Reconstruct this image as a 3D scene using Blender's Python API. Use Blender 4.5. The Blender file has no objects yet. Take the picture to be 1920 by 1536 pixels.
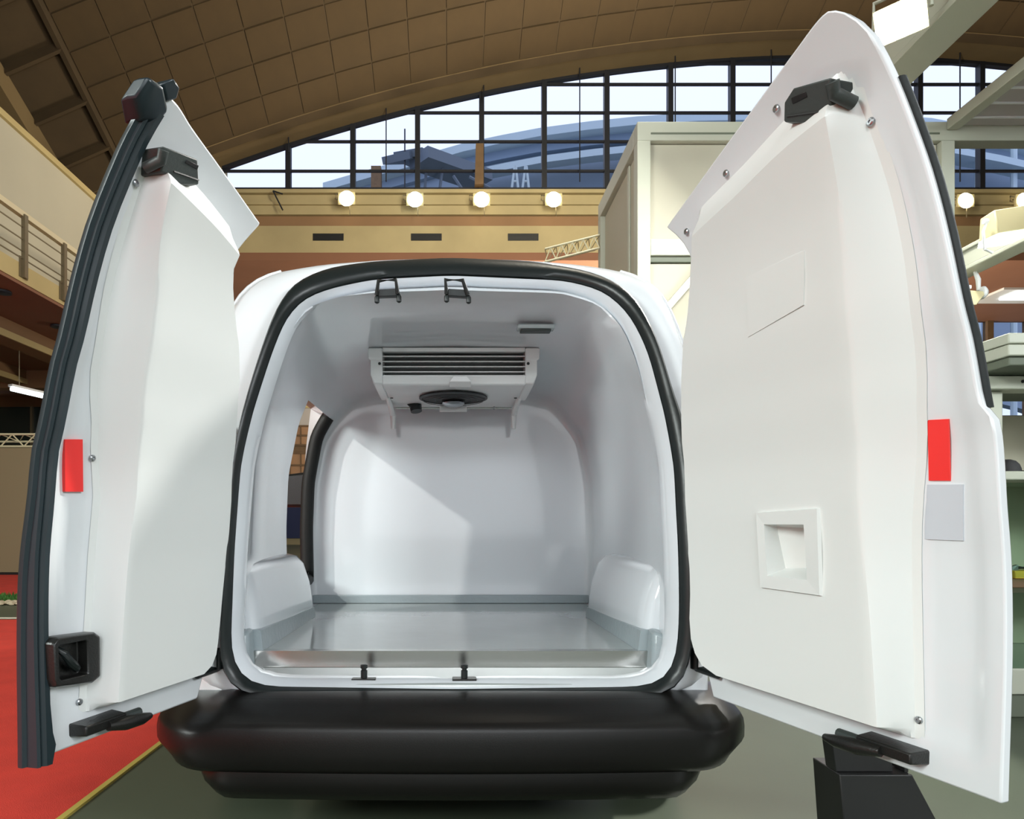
import bpy, bmesh, math, random
from mathutils import Vector, Matrix
random.seed(7)
SC = bpy.context.scene
COL = SC.collection
# ------------------------------------------------------------------ camera, sky, lights, exposure
CAM = Vector((0.0, -2.2, 1.03))
FPX, VPU, VPV = 1250.0, 845.0, 980.0
cam_d = bpy.data.cameras.new('camera'); cam = bpy.data.objects.new('camera', cam_d); COL.objects.link(cam)
cam.location = CAM; cam.rotation_euler = (math.pi/2, 0, 0)
cam_d.sensor_width = 36.0; cam_d.lens = 36.0*FPX/1920.0
cam_d.shift_x = (960-VPU)/1920.0; cam_d.shift_y = (VPV-768)/1920.0
cam_d.clip_start = 0.05; cam_d.clip_end = 500
SC.camera = cam
SC.view_settings.view_transform = 'Standard'
SC.view_settings.look = 'None'
SC.view_settings.gamma = 1.0
SC.view_settings.use_curve_mapping = False
SC.view_settings.exposure = 0.37
world = bpy.data.worlds.new('sky'); SC.world = world; world.use_nodes = True
wn = world.node_tree.nodes; wl = world.node_tree.links
bg = wn['Background']; bg.inputs['Strength'].default_value = 1.12
tc = wn.new('ShaderNodeTexCoord'); sx = wn.new('ShaderNodeSeparateXYZ'); rp = wn.new('ShaderNodeValToRGB')
wl.new(tc.outputs['Generated'], sx.inputs[0]); wl.new(sx.outputs['Z'], rp.inputs[0]); wl.new(rp.outputs[0], bg.inputs[0])
rp.color_ramp.elements[0].position = 0.0; rp.color_ramp.elements[0].color = (0.66, 0.74, 0.98, 1)
rp.color_ramp.elements[1].position = 0.75; rp.color_ramp.elements[1].color = (0.84, 0.87, 1.0, 1)
def area(name, loc, target, size, power, color, size_y=None):
    d = bpy.data.lights.new(name, 'AREA'); d.energy = power; d.color = color; d.size = size
    if size_y: d.shape = 'RECTANGLE'; d.size_y = size_y
    o = bpy.data.objects.new(name, d); COL.objects.link(o); o.location = loc
    o.rotation_euler = (Vector(target)-Vector(loc)).to_track_quat('-Z', 'Y').to_euler()
    return o
area('stand_floodlight', (3.05, 2.25, 4.42), (-0.6, -0.6, 1.0), 0.30, 240, (1.0, 0.98, 0.93))
area('fill_left', (-8.5, -6.8, 5.4), (0.6, -0.3, 1.2), 3.0, 850, (0.92, 1.0, 0.97))  # unseen soft fill, set far left to brighten the right door
area('fill_right', (8.5, -6.8, 5.4), (-0.6, -0.3, 1.2), 3.0, 560, (0.92, 0.97, 1.0))  # matching unseen fill from the right, added for the left door
area('fill_rear', (0.3, -11.5, 6.2), (0, 1.0, 1.2), 6.0, 340, (0.90, 0.96, 1.0), 1.8)  # broad fill added behind the camera to lift the van
area('fill_low_rear', (0.3, -12.5, 2.4), (0, 1.0, 1.2), 10.0, 150, (0.90, 0.96, 1.0), 3.4)  # invented low fill so that light reaches the cargo ceiling
area('fill_end_wall', (4.0, 9.0, 10.0), (5.0, 22.0, 13.0), 2.0, 1350, (1.0, 0.91, 0.70), 8.0)  # unseen warm fill added to light the end wall
area('fill_gallery', (2.0, 3.0, 9.5), (-9.0, 11.0, 6.5), 1.5, 520, (1.0, 0.93, 0.78))  # added to lighten the left gallery, no actual lamp there
area('fill_soffit', (9.0, 24.0, 1.5), (9.0, 24.5, 10.4), 5.0, 4200, (1.0, 0.85, 0.65), 3.0)  # upward fill added to brighten the terracotta soffit
sp_d = bpy.data.lights.new('gallery_spotlight', 'SPOT'); sp_d.energy = 2000; sp_d.color = (1.0, 0.97, 0.90); sp_d.spot_size = math.radians(9); sp_d.spot_blend = .25; sp_d.shadow_soft_size = .12
sp_o = bpy.data.objects.new('gallery_spotlight', sp_d); COL.objects.link(sp_o); sp_o.location = (-7.7, -3.2, 6.7)
sp_o.rotation_euler = (Vector((-.75, 1.28, 1.25))-Vector((-7.7, -3.2, 6.7))).to_track_quat('-Z', 'Y').to_euler()
# ------------------------------------------------------------------ helpers
def at(u, v, Z):
    return Vector(((u-VPU)/FPX*Z, CAM.y+Z, CAM.z-(v-VPV)/FPX*Z))
def lerp(a, b, t): return a+(b-a)*t
def tab(pts, x):
    if x <= pts[0][0]: return pts[0][1]
    for (a, b), (c, d) in zip(pts, pts[1:]):
        if x <= c: return b+(d-b)*(x-a)/(c-a) if c > a else d
    return pts[-1][1]
def stab(pts, x):                                  # smooth (Catmull-Rom) table
    n = len(pts)
    if x <= pts[0][0]: return pts[0][1]
    if x >= pts[-1][0]: return pts[-1][1]
    for i in range(n-1):
        if x <= pts[i+1][0]:
            x0, y0 = pts[i]; x1, y1 = pts[i+1]
            m0 = (y1-pts[i-1][1])/(x1-pts[i-1][0]) if i > 0 else (y1-y0)/(x1-x0)
            m1 = (pts[i+2][1]-y0)/(pts[i+2][0]-x0) if i+2 < n else (y1-y0)/(x1-x0)
            h = x1-x0; t = (x-x0)/h
            return (2*t**3-3*t*t+1)*y0+(t**3-2*t*t+t)*h*m0+(-2*t**3+3*t*t)*y1+(t**3-t*t)*h*m1
class MB:
    def __init__(s): s.v = []; s.f = []
    def add(s, vs, fs):
        b = len(s.v); s.v += [Vector(p) for p in vs]; s.f += [tuple(b+i for i in f) for f in fs]; return s
    def box(s, x0, x1, y0, y1, z0, z1):
        return s.add([(x0,y0,z0),(x1,y0,z0),(x1,y1,z0),(x0,y1,z0),(x0,y0,z1),(x1,y0,z1),(x1,y1,z1),(x0,y1,z1)],
                     [(0,3,2,1),(4,5,6,7),(0,1,5,4),(1,2,6,5),(2,3,7,6),(3,0,4,7)])
    def hexa(s, a, b):                             # two quads (4 points each), bottom and top
        return s.add(list(a)+list(b), [(0,3,2,1),(4,5,6,7),(0,1,5,4),(1,2,6,5),(2,3,7,6),(3,0,4,7)])
    def bar(s, p, q, w, h, up=(0,0,1)):
        p = Vector(p); q = Vector(q); d = (q-p).normalized(); u = Vector(up)
        if abs(d.dot(u)) > .98: u = Vector((0,1,0))
        a = d.cross(u).normalized(); b = a.cross(d).normalized()
        c = [(-w/2,-h/2),(w/2,-h/2),(w/2,h/2),(-w/2,h/2)]
        return s.hexa([p+a*i+b*j for i, j in c], [q+a*i+b*j for i, j in c])
    def tube(s, pts, r, n=10, cap=True, closed=False):
        pts = [Vector(p) for p in pts]; m = len(pts); rr = r if isinstance(r, (list, tuple)) else [r]*m
        rings = []; ref = None
        for i, p in enumerate(pts):
            if closed: d = pts[(i+1) % m]-pts[i-1]
            else: d = pts[min(i+1, m-1)]-pts[max(i-1, 0)]
            d.normalize()
            if ref is None: ref = Vector((0,0,1)) if abs(d.z) < .9 else Vector((1,0,0))
            a = d.cross(ref)
            if a.length < 1e-5: a = d.orthogonal()
            a.normalize(); b = d.cross(a).normalized(); ref = -b if False else ref
            rings.append([p+(a*math.cos(2*math.pi*k/n)+b*math.sin(2*math.pi*k/n))*rr[i] for k in range(n)])
        return s.loft(rings, closed_loop=True, cap=cap and not closed, closed_path=closed)
    def loft(s, rings, closed_loop=True, cap=False, closed_path=False, skip=None):
        n = len(rings[0]); b = len(s.v)
        for r in rings: s.v += [Vector(p) for p in r]
        R = len(rings)
        for i in range(R if closed_path else R-1):
            j = (i+1) % R
            for k in range(n if closed_loop else n-1):
                l = (k+1) % n
                if skip and skip(i, k): continue
                s.f.append((b+i*n+k, b+i*n+l, b+j*n+l, b+j*n+k))
        if cap:
            s.f.append(tuple(b+k for k in range(n))[::-1]); s.f.append(tuple(b+(R-1)*n+k for k in range(n)))
        return s
    def lathe(s, prof, c=(0,0,0), n=24, axis='z'):
        c = Vector(c); rings = []
        for r, h in prof:
            ring = []
            for k in range(n):
                a = 2*math.pi*k/n; x, y = r*math.cos(a), r*math.sin(a)
                ring.append(c+(Vector((x,y,h)) if axis == 'z' else Vector((x,h,y)) if axis == 'y' else Vector((h,x,y))))
            rings.append(ring)
        return s.loft(rings, True, True)
    def prism(s, poly, vec):
        n = len(poly); p = [Vector(a) for a in poly]; q = [a+Vector(vec) for a in p]
        return s.add(p+q, [tuple(range(n))[::-1], tuple(range(n, 2*n))]+[(i, (i+1) % n, n+(i+1) % n, n+i) for i in range(n)])
ORG = {}
def tag(o, label=None, cat=None, group=None, kind=None):
    if label: o['label'] = label
    if cat: o['category'] = cat
    if group: o['group'] = group
    if kind: o['kind'] = kind
    return o
def thing(name, label, cat, loc=(0,0,0), group=None):
    o = bpy.data.objects.new(name, None); COL.objects.link(o); o.location = loc; o.empty_display_size = .1
    ORG[o] = Vector(loc); return tag(o, label, cat, group)
def obj(name, mb, mat, parent=None, smooth=35, bevel=0, seg=2, label=None, kind=None, fixn=True):
    me = bpy.data.meshes.new(name)
    if parent is not None and parent in ORG: off = ORG[parent]
    elif parent is not None: off = Vector((0,0,0))
    else:
        off = Vector((sum((v.x for v in mb.v), 0)/len(mb.v), sum((v.y for v in mb.v), 0)/len(mb.v), min(v.z for v in mb.v)))
    me.from_pydata([tuple(v-off) for v in mb.v], [], mb.f); me.update()
    if fixn:
        bm = bmesh.new(); bm.from_mesh(me); bmesh.ops.recalc_face_normals(bm, faces=bm.faces); bm.to_mesh(me); bm.free()
    me.materials.append(mat)
    if smooth:
        me.shade_smooth(); me.set_sharp_from_angle(angle=math.radians(smooth))
    o = bpy.data.objects.new(name, me); COL.objects.link(o)
    if parent is None: o.location = off
    else: o.parent = parent
    ORG[o] = off
    if bevel:
        m = o.modifiers.new('bevel', 'BEVEL'); m.width = bevel; m.segments = seg; m.limit_method = 'ANGLE'; m.angle_limit = math.radians(40)
        m.harden_normals = False
    if label: o['label'] = label
    if kind: o['kind'] = kind
    return o
def struct(name, mb, mat, parent=None, **k):
    return obj(name, mb, mat, parent, kind='structure', **k)
def dup(o, delta=(0,0,0), parent=None, label=None):
    c = o.copy(); COL.objects.link(c)
    if parent is None: c.location = o.location+Vector(delta)
    else: c.parent = parent
    if label: c['label'] = label
    ORG[c] = ORG[o]
    for ch in list(o.children): dup(ch, parent=c)
    return c
# ------------------------------------------------------------------ materials
def mat(name, color, rough=.5, metal=0., coat=0., bump=0., bscale=40., var=0., vscale=6., emit=None, estr=0., spec=.5, dark=None, stretch=None, trans=0.):
    m = bpy.data.materials.new(name); m.use_nodes = True; nt = m.node_tree; N = nt.nodes; K = nt.links
    b = N['Principled BSDF']; b.inputs['Base Color'].default_value = (*color, 1); b.inputs['Roughness'].default_value = rough
    b.inputs['Metallic'].default_value = metal; b.inputs['Coat Weight'].default_value = coat; b.inputs['Coat Roughness'].default_value = .06
    b.inputs['Specular IOR Level'].default_value = spec
    if trans: b.inputs['Transmission Weight'].default_value = trans
    if emit: b.inputs['Emission Color'].default_value = (*emit, 1); b.inputs['Emission Strength'].default_value = estr
    t = N.new('ShaderNodeTexCoord'); src = t.outputs['Object']
    if stretch:
        mp = N.new('ShaderNodeMapping'); mp.inputs['Scale'].default_value = stretch; K.new(src, mp.inputs[0]); src = mp.outputs[0]
    if var:
        n = N.new('ShaderNodeTexNoise'); n.inputs['Scale'].default_value = vscale; n.inputs['Detail'].default_value = 5; K.new(src, n.inputs['Vector'])
        r = N.new('ShaderNodeValToRGB'); K.new(n.outputs['Fac'], r.inputs[0])
        dk = dark or tuple(c*(1-var) for c in color)
        r.color_ramp.elements[0].position = .35; r.color_ramp.elements[0].color = (*dk, 1)
        r.color_ramp.elements[1].position = .65; r.color_ramp.elements[1].color = (*color, 1)
        K.new(r.outputs[0], b.inputs['Base Color'])
    if bump:
        n2 = N.new('ShaderNodeTexNoise'); n2.inputs['Scale'].default_value = bscale; n2.inputs['Detail'].default_value = 3; K.new(src, n2.inputs['Vector'])
        bp = N.new('ShaderNodeBump'); bp.inputs['Strength'].default_value = bump; bp.inputs['Distance'].default_value = .01
        K.new(n2.outputs['Fac'], bp.inputs['Height']); K.new(bp.outputs[0], b.inputs['Normal'])
    return m
def glassmat(name, tint, fac=.12, rough=.02):
    m = bpy.data.materials.new(name); m.use_nodes = True; nt = m.node_tree; N = nt.nodes; K = nt.links
    N.remove(N['Principled BSDF']); out = N['Material Output']
    a = N.new('ShaderNodeBsdfTransparent'); a.inputs[0].default_value = (*tint, 1)
    g = N.new('ShaderNodeBsdfGlossy'); g.inputs['Roughness'].default_value = rough; g.inputs[0].default_value = (.8, .85, .9, 1)
    x = N.new('ShaderNodeMixShader'); fr = N.new('ShaderNodeLayerWeight'); fr.inputs[0].default_value = fac
    K.new(fr.outputs['Fresnel'], x.inputs[0]); K.new(a.outputs[0], x.inputs[1]); K.new(g.outputs[0], x.inputs[2]); K.new(x.outputs[0], out.inputs[0])
    return m
M = {}
M['paint'] = mat('white_paint', (.76, .79, .81), .22, coat=.6)
M['plug'] = mat('white_gelcoat', (.765, .785, .765), .34, coat=.15, bump=.02, bscale=3)
M['liner'] = mat('liner_gelcoat', (.685, .72, .755), .11, coat=.35, bump=.10, bscale=2.2)
M['rubber'] = mat('black_rubber', (.010, .014, .014), .38, bump=.05, bscale=60)
M['seal'] = mat('seal_rubber', (.016, .028, .034), .33, coat=.1)
M['plastic'] = mat('black_plastic', (.012, .012, .011), .34, bump=.12, bscale=220)
M['bumper'] = mat('bumper_plastic', (.006, .0055, .005), .36, bump=.05, bscale=350, spec=.35)
M['pad'] = mat('step_pad_plastic', (.008, .009, .0085), .55, bump=.2, bscale=300, spec=.3)
M['dkgrey'] = mat('dark_grey_plastic', (.045, .055, .052), .45, bump=.08, bscale=160)
M['red'] = mat('red_reflector', (.95, .035, .03), .35)
M['plate'] = mat('grey_sticker', (.60, .63, .68), .5)
M['steel'] = mat('brushed_steel', (.52, .52, .50), .18, metal=1, bump=.04, bscale=30, stretch=(2, 60, 60))
M['screw'] = mat('screw_steel', (.40, .42, .44), .3, metal=1)
M['floorgrey'] = mat('grey_gelcoat_floor', (.42, .455, .45), .12, coat=.4, bump=.05, bscale=6, var=.08, vscale=3)
M['skirt'] = mat('grey_sealant', (.30, .35, .37), .3, bump=.2, bscale=40)
M['alu'] = mat('white_enamel', (.78, .80, .80), .3)
M['lampglass'] = mat('lamp_lens', (.50, .60, .62), .2, coat=.5)
M['wallbeige'] = mat('beige_plaster', (.44, .36, .195), .8, bump=.1, bscale=3, var=.14, vscale=.6)
M['wallbrown'] = mat('brown_plaster', (.27, .155, .077), .8, bump=.1, bscale=3, var=.1, vscale=.5)
M['soffit'] = mat('terracotta_soffit', (.25, .115, .065), .8, var=.1, vscale=.5)
M['ceil'] = mat('brown_ceiling_panel', (.056, .034, .0115), .9, bump=.3, bscale=2.5, var=.28, vscale=.9)
M['ceiljoint'] = mat('ceiling_joint', (.062, .040, .017), .9, var=.2, vscale=1)
M['rim'] = mat('arch_concrete', (.175, .122, .055), .85, bump=.15, bscale=2, var=.25, vscale=.35)
M['frame'] = mat('window_frame_steel', (.012, .014, .02), .5)
M['pane'] = glassmat('window_glass', (.90, .93, .98), .06)
M['whitewall'] = mat('white_wall', (.52, .49, .39), .85, bump=.1, bscale=4, var=.08, vscale=.4)
M['slab'] = mat('cream_slab', (.55, .44, .21), .8, var=.12, vscale=.5)
M['rail'] = mat('rail_steel', (.20, .17, .11), .45, metal=.6)
M['railtop'] = mat('cream_rail', (.70, .62, .42), .6)
M['panel'] = mat('stand_panel_beige', (.23, .19, .105), .6, bump=.05, bscale=5)
M['dkglass'] = mat('dark_glazing', (.012, .022, .022), .15)
M['floor'] = mat('hall_floor', (.082, .102, .066), .42, bump=.06, bscale=5, var=.18, vscale=1.1)
M['carpet'] = mat('red_carpet', (.62, .040, .022), .95, bump=.5, bscale=260, var=.12, vscale=5)
M['trim'] = mat('yellow_carpet_edge', (.48, .38, .08), .6)
M['grass'] = mat('green_turf', (.05, .16, .025), .9, var=.4, vscale=8)
M['stone'] = mat('pale_stones', (.42, .36, .25), .8, bump=.4, bscale=30)
M['white'] = mat('white_marking', (.75, .72, .60), .6)
M['booth'] = mat('stand_aluminium', (.46, .48, .39), .45, bump=.03, bscale=8)
M['boothpanel'] = mat('stand_cream_panel', (.46, .44, .34), .6)
M['boothdk'] = mat('stand_groove', (.12, .14, .10), .6)
M['poly'] = mat('polycarbonate_sheet', (.62, .58, .55), .25, coat=.3, trans=.25)
M['glass'] = glassmat('showcase_glass', (.80, .90, .84), .12)
M['glow'] = mat('lamp_glow', (1, 1, 1), .5, emit=(1.0, .88, .62), estr=22)
M['glowcool'] = mat('lamp_glow_cool', (1, 1, 1), .5, emit=(.88, 1.0, .92), estr=22)
M['floodglow'] = mat('flood_glow', (1, 1, 1), .5, emit=(1.0, .98, .93), estr=60)
M['tubeglow'] = mat('tube_glow', (1, 1, 1), .5, emit=(.8, .95, 1.0), estr=3)
M['housing'] = mat('flood_housing', (.52, .46, .26), .45)
M['roofblue'] = mat('grey_blue_roofing', (.23, .30, .39), .6, var=.15, vscale=.08)
M['roofrim'] = mat('roof_fascia', (.40, .49, .54), .6)
M['roofdark'] = mat('dark_roofing', (.10, .13, .17), .6)  # even dark grey blue for the gantry deck and legs
M['truss'] = mat('truss_metal', (.58, .55, .36), .4)
M['black'] = mat('black_board', (.008, .008, .008), .5)
M['navy'] = mat('navy_cloth', (.012, .02, .07), .8, bump=.3, bscale=80)
M['charcoal'] = mat('charcoal_cloth', (.04, .04, .042), .85, bump=.3, bscale=120)
M['yellow'] = mat('yellow_card', (.72, .45, .05), .6)
M['orange'] = mat('orange_plastic', (.36, .20, .10), .5)
M['wood'] = mat('brown_board', (.16, .095, .045), .7, var=.2, vscale=4)
M['tyre'] = mat('tyre_rubber', (.012, .012, .012), .75, bump=.3, bscale=50)
M['cellar'] = mat('plastic_pale', (.60, .66, .50), .4)
# ------------------------------------------------------------------ the hall
WY = 21.8                                           # hall's glazed end wall
def arch(x): return CAM.z+16.77-(x-13.7)**2/120.0
XL, XR = -8.2, 27.0
fl = struct('floor', MB().box(-22, 30, -14.2, 40, -.2, 0), M['floor'])
# end wall below the glazing: sill beam, recessed brown band, fascia, deep soffit behind
wb = struct('wall_back', MB().box(-16, XR, WY-.05, WY+.5, 12.10, 12.99), M['wallbeige'])
obj('ledge', MB().box(-16, XR, WY-.22, WY-.05, 12.80, 12.93), M['wallbeige'], wb)
obj('ledge', MB().box(-16, XR, WY-.14, WY-.05, 12.42, 12.52), M['wallbeige'], wb)
obj('brown_band', MB().box(-16, XR, WY+.1, WY+.5, 11.69, 12.10), M['wallbrown'], wb)
obj('fascia', MB().box(-16, XR, WY-.05, WY+.5, 10.73, 11.69), M['wallbeige'], wb)
obj('left_return', MB().box(-16, XL, WY-.05, WY+.5, 12.99, 16.5), M['wallbeige'], wb)
struct('trim_2', MB().box(-16, XR, WY-.05, 29.2, 10.45, 10.729), M['soffit'])
v0 = MB().box(-.565, .565, -.03, .1, 0, .25)
for i, u in enumerate((432, 615.5, 799.5, 981, 1164, 1347)):
    p = at(u, 451, 23.93); m = MB().box(p.x-.55, p.x+.55, WY-.075, WY-.05, p.z, p.z+.25)
    o = obj('wall_vent', m, M['black'])
    tag(o, ['black slot vent in the cream fascia, half hidden by the left door', 'black slot vent under the first of the lit floodlights', 'black slot vent in the middle of the cream fascia',
            'black slot vent in the fascia above the van roof, nearest the white tower', 'black slot vent behind the white stand tower', 'black slot vent far behind the open right door'][i], 'vent', 'slot vents in the back fascia')
    fr = MB()
    for k in range(4): fr.box(p.x-.53, p.x+.53, WY-.083, WY-.075, p.z+.03+k*.055, p.z+.045+k*.055)
    obj('louvre', fr, M['frame'], o)
# rest of the hall shell, beside and behind the camera
struct('wall_front', MB().box(-22, 30, -14.3, -14, 0, 27), M['alu'])
struct('wall_right', MB().box(29.7, 30, -14, 29, 0, 26), M['wallbeige'])
struct('wall_side', MB().box(-17.3, -17, -14, WY, 0, 26), M['wallbeige'])
# great arched window
win = struct('window_1', MB().box(XL, XR, WY-.06, WY+.1, 12.99, 13.07), M['frame'])
mull = [at(u, 500, 24).x for u in (541, 662, 783, 903, 1020, 1137, 1256, 1372, 1489, 1606, 1722, 1838)]
sp = 2.27
while mull[-1]+sp < XR: mull.append(mull[-1]+sp)
for x in mull:
    obj('mullion', MB().box(x-.09, x+.09, WY-.12, WY+.12, 13.0, arch(x)), M['frame'], win)
tz = [13.68, 14.74, 15.78, 16.80, 17.55]
rail = MB()
n = 60
head = [[(lerp(XL, XR, i/n), WY-.1+dy, arch(lerp(XL, XR, i/n))+dz) for dy, dz in ((0,-.09),(.2,-.09),(.2,.03),(0,.03))] for i in range(n+1)]
obj('arched_head', MB().loft(head, True, True), M['frame'], win)
edges = [XL]+mull+[XR]
for z in tz:
    for a, b in zip(edges, edges[1:]):
        xa, xb = a, b
        if arch(xa) < z and arch(xb) < z: continue
        if arch(xa) < z: xa = 13.7-math.sqrt(max(0, (CAM.z+16.77-z)*120))
        if arch(xb) < z: xb = 13.7+math.sqrt(max(0, (CAM.z+16.77-z)*120))
        obj('transom', MB().box(xa, xb, WY-.05, WY+.05, z-.035, z+.035), M['frame'], win)
zl = [13.0]+tz+[30]
for a, b in zip(edges, edges[1:]):
    for z0, z1 in zip(zl, zl[1:]):
        ta, tb = min(z1, arch(a)), min(z1, arch(b))
        if ta <= z0 and tb <= z0: continue
        ta, tb = max(ta, z0), max(tb, z0)
        obj('pane', MB().prism([(a, WY-.008, z0), (b, WY-.008, z0), (b, WY-.008, tb), (a, WY-.008, ta)], (0, .016, 0)), M['pane'], win, smooth=0)
# rim of the vault over the window
rows = [[(x, WY+.2, arch(x)), (x, WY-.35, arch(x)+.02), (x, WY-1.3, arch(x)+.05), (x, WY-1.3, arch(x)+.8), (x, WY+.2, arch(x)+.8)] for x in [lerp(-16, 30, i/60) for i in range(61)]]
struct('trim_1', MB().loft(rows, True, True), M['rim'])
# vault: descends towards the end wall, lined with individual panels
SL = .456; YB = WY-1.3
ceil = struct('ceiling', MB().loft([[(x, y, arch(x)+.065+SL*(YB-y)+dz) for y, dz in ((YB+.3, 0), (4, 0), (-14.2, -SL*18.2), (-14.2, .3-SL*18.2), (4, .3), (YB+.3, .3))] for x in [lerp(-24, 30, i/60) for i in range(61)]], True, True), M['ceiljoint'])
pw, ph = 1.26, 1.00
x = -10.9; rng = random.Random(3)
dyr = ph*math.cos(math.atan(SL))
while x < 25:
    sl = -2*(x-13.7)/120.0; wx = pw/math.sqrt(1+sl*sl)
    xa, xb = x+.022, x+wx-.022; za, zb = arch(xa)-arch(x), arch(xb)-arch(x); ya, yb = .024, dyr-.024
    lo = [(xa-x, -ya, za+SL*ya), (xb-x, -ya, zb+SL*ya), (xb-x, -yb, zb+SL*yb), (xa-x, -yb, za+SL*yb)]
    pm = bpy.data.meshes.new('ceiling_panel'); pb = MB().hexa(lo, [(a, b, c+.12) for a, b, c in lo])
    pm.from_pydata([tuple(v) for v in pb.v], [], pb.f); pm.update(); pm.materials.append(M['ceil'])
    bm = bmesh.new(); bm.from_mesh(pm); bmesh.ops.recalc_face_normals(bm, faces=bm.faces); bm.to_mesh(pm); bm.free()
    for r in range(9 if x < -3 else 6 if x < 8 else 5):
        y = YB-.02-r*dyr
        o = bpy.data.objects.new('ceiling_panel', pm); COL.objects.link(o); o.parent = ceil
        o.location = Vector((x, y, arch(x)+SL*(YB-y)+.03+rng.uniform(-.008, .008)))-ORG[ceil]
    x += wx
def ceil_pt(x, y, dz=0): return Vector((x, y, arch(x)+SL*(YB-y)+dz))
# sloping edge beam at the springing, with dark coffers beside it
struct('trim_3', MB().bar(ceil_pt(-13.0, YB+.3, -.2), ceil_pt(-13.0, 5, -.2), .9, .6), M['rim'])
struct('trim_4', MB().bar(ceil_pt(-15.6, YB+.3, -.5), ceil_pt(-15.6, 5, -.5), 2.2, .9), M['rim'])
cr = struct('trim_5', MB().bar(ceil_pt(-11.0, YB+.3, .0), ceil_pt(-11.0, 5, .0), .14, .3), M['ceiljoint'])
for k in range(10):
    y = YB-1.2-k*1.35
    obj('coffer_rib', MB().bar(ceil_pt(-11.0, y, .0), ceil_pt(-12.6, y, -.02), .12, .3), M['ceiljoint'], cr)
# hanging rods in front of the glazing
for i, u in enumerate((541, 724, 907, 1087, 1266, 1446, 1800)):
    x = at(u, 0, 23.6).x
    tag(obj('hanging_rod', MB().tube([(x, WY-.4, arch(x)+.4), (x, WY-.4, 13.1 if i in (1, 3, 4, 5, 6) else arch(x)-.5)], .022, 6), M['frame']),
        ['short thin rod hanging at the low end of the arched window', 'thin dark rod hanging in front of the window, left of the gantry outside', 'short rod hanging above the brown board on the mullion',
         'thin dark rod hanging in front of the window above the van roof', 'thin dark rod hanging behind the white stand tower', 'thin dark rod hanging beside the top of the open right door', 'thin dark rod hanging in the window right of the slanting white beam'][i], 'rod', 'rods hanging from the vault rim')
# brown board fixed to a mullion
p = at(899, 345, 23.7)
bd = obj('mullion_board', MB().hexa([(p.x-.17, WY-.4, 13.02), (p.x+.14, WY-.4, 13.02), (p.x+.14, WY-.13, 13.02), (p.x-.17, WY-.13, 13.02)],
                             [(p.x-.13, WY-.4, 14.46), (p.x+.14, WY-.4, 14.46), (p.x+.14, WY-.13, 14.46), (p.x-.13, WY-.13, 14.46)]), M['wood'])
tag(bd, 'brown wooden board standing upright against a window mullion', 'board')
# diagonal strut on the sill beam
p, q = at(512, 358, 23.6), at(530, 394, 23.6)
st = tag(obj('window_strut', MB().bar(p, q, .05, .05), M['frame']), 'thin dark diagonal strut fixed below the low end of the arched window', 'strut')
obj('brace', MB().bar(p, at(530, 364, 23.6), .04, .04), M['frame'], st)
# wall floodlights
def wall_flood(u, v, cool, label, grp='lit floodlights along the window sill'):
    c = at(u, v, 23.4); y = c.y
    t = thing('floodlight', label, 'lamp', (c.x, WY-.1, c.z), grp)
    hb = MB().hexa([(c.x-.30, y, c.z-.22), (c.x+.30, y, c.z-.22), (c.x+.22, y+.18, c.z-.14), (c.x-.22, y+.18, c.z-.14)],
                   [(c.x-.30, y, c.z+.22), (c.x+.30, y, c.z+.22), (c.x+.22, y+.18, c.z+.14), (c.x-.22, y+.18, c.z+.14)])
    obj('housing', hb, M['housing'], t)
    obj('lens', MB().lathe([(.02, -.05), (.17, -.045), (.25, -.02), (.27, .01)], (c.x, y-.005, c.z), 20, 'y'), M['glowcool'] if cool else M['glow'], t)
    obj('bracket', MB().tube([(c.x-.33, y+.1, c.z), (c.x-.42, y+.1, c.z+.02), (c.x-.42, y+.1, c.z+.20), (c.x-.1, y+.2, c.z+.20), (c.x-.1, WY-.222, c.z+.20)], .02, 6), M['rail'], t)
    obj('stem', MB().tube([(c.x+.1, y+.1, c.z-.2), (c.x+.1, y+.1, c.z-.55)], .015, 6), M['rail'], t)
for a in ((650, 372, 0, 'lit warm floodlight on the sill beam, nearest the open left door'), (778, 374, 1, 'lit cool white floodlight on the sill beam, second from the open left door'),
          (903, 374, 0, 'lit warm floodlight on the sill beam below the brown mullion board'), (1038, 374, 0, 'lit warm floodlight on the sill beam, nearest the white stand tower'),
          (1811, 376, 0, 'lit floodlight on the sill beam seen just right of the open right door'), (1921, 376, 0, 'lit floodlight cut off by the right edge of the picture')): wall_flood(*a)
# glazed wall under the gallery, far behind
wf = struct('wall_far', MB().box(-16, 3.0, 28.9, 29.2, 0, 10.45), M['panel'])
obj('pale_panel', MB().box(-14, -1, 28.82, 28.9, 5.55, 6.35), M['poly'], wf); obj('coping', MB().box(-14, -1, 28.78, 28.9, 6.36, 6.5), M['slab'], wf)
obj('recess', MB().box(-14, -1, 28.86, 28.9, 4.28, 4.62), M['wood'], wf); obj('base_band', MB().box(-14, -1, 28.84, 28.9, .3, 2.4), M['navy'], wf)
for za, zb_ in ((4.64, 5.52), (3.14, 4.26)):
    obj('lattice_board', MB().box(-14, -1, 28.84, 28.9, za, zb_), M['orange'], wf)
    for k in range(27): obj('lattice_bar', MB().box(-14+k*.5, -13.94+k*.5, 28.80, 28.84, za, zb_), M['wood'], wf)
    for k in range(3): obj('lattice_bar', MB().box(-14, -1, 28.79, 28.80, lerp(za, zb_, k/2)-.04, lerp(za, zb_, k/2)+.04), M['wood'], wf)
w2 = struct('window_2', MB().box(3.0, XR, 29.0, 29.2, 0, .5), M['wallbrown'])
for k in range(10, 24):
    x = -15.5+k*1.85
    obj('mullion', MB().box(x-.14, x+.14, 28.9, 29.2, .5, 10.45), M['wood'], w2)
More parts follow.
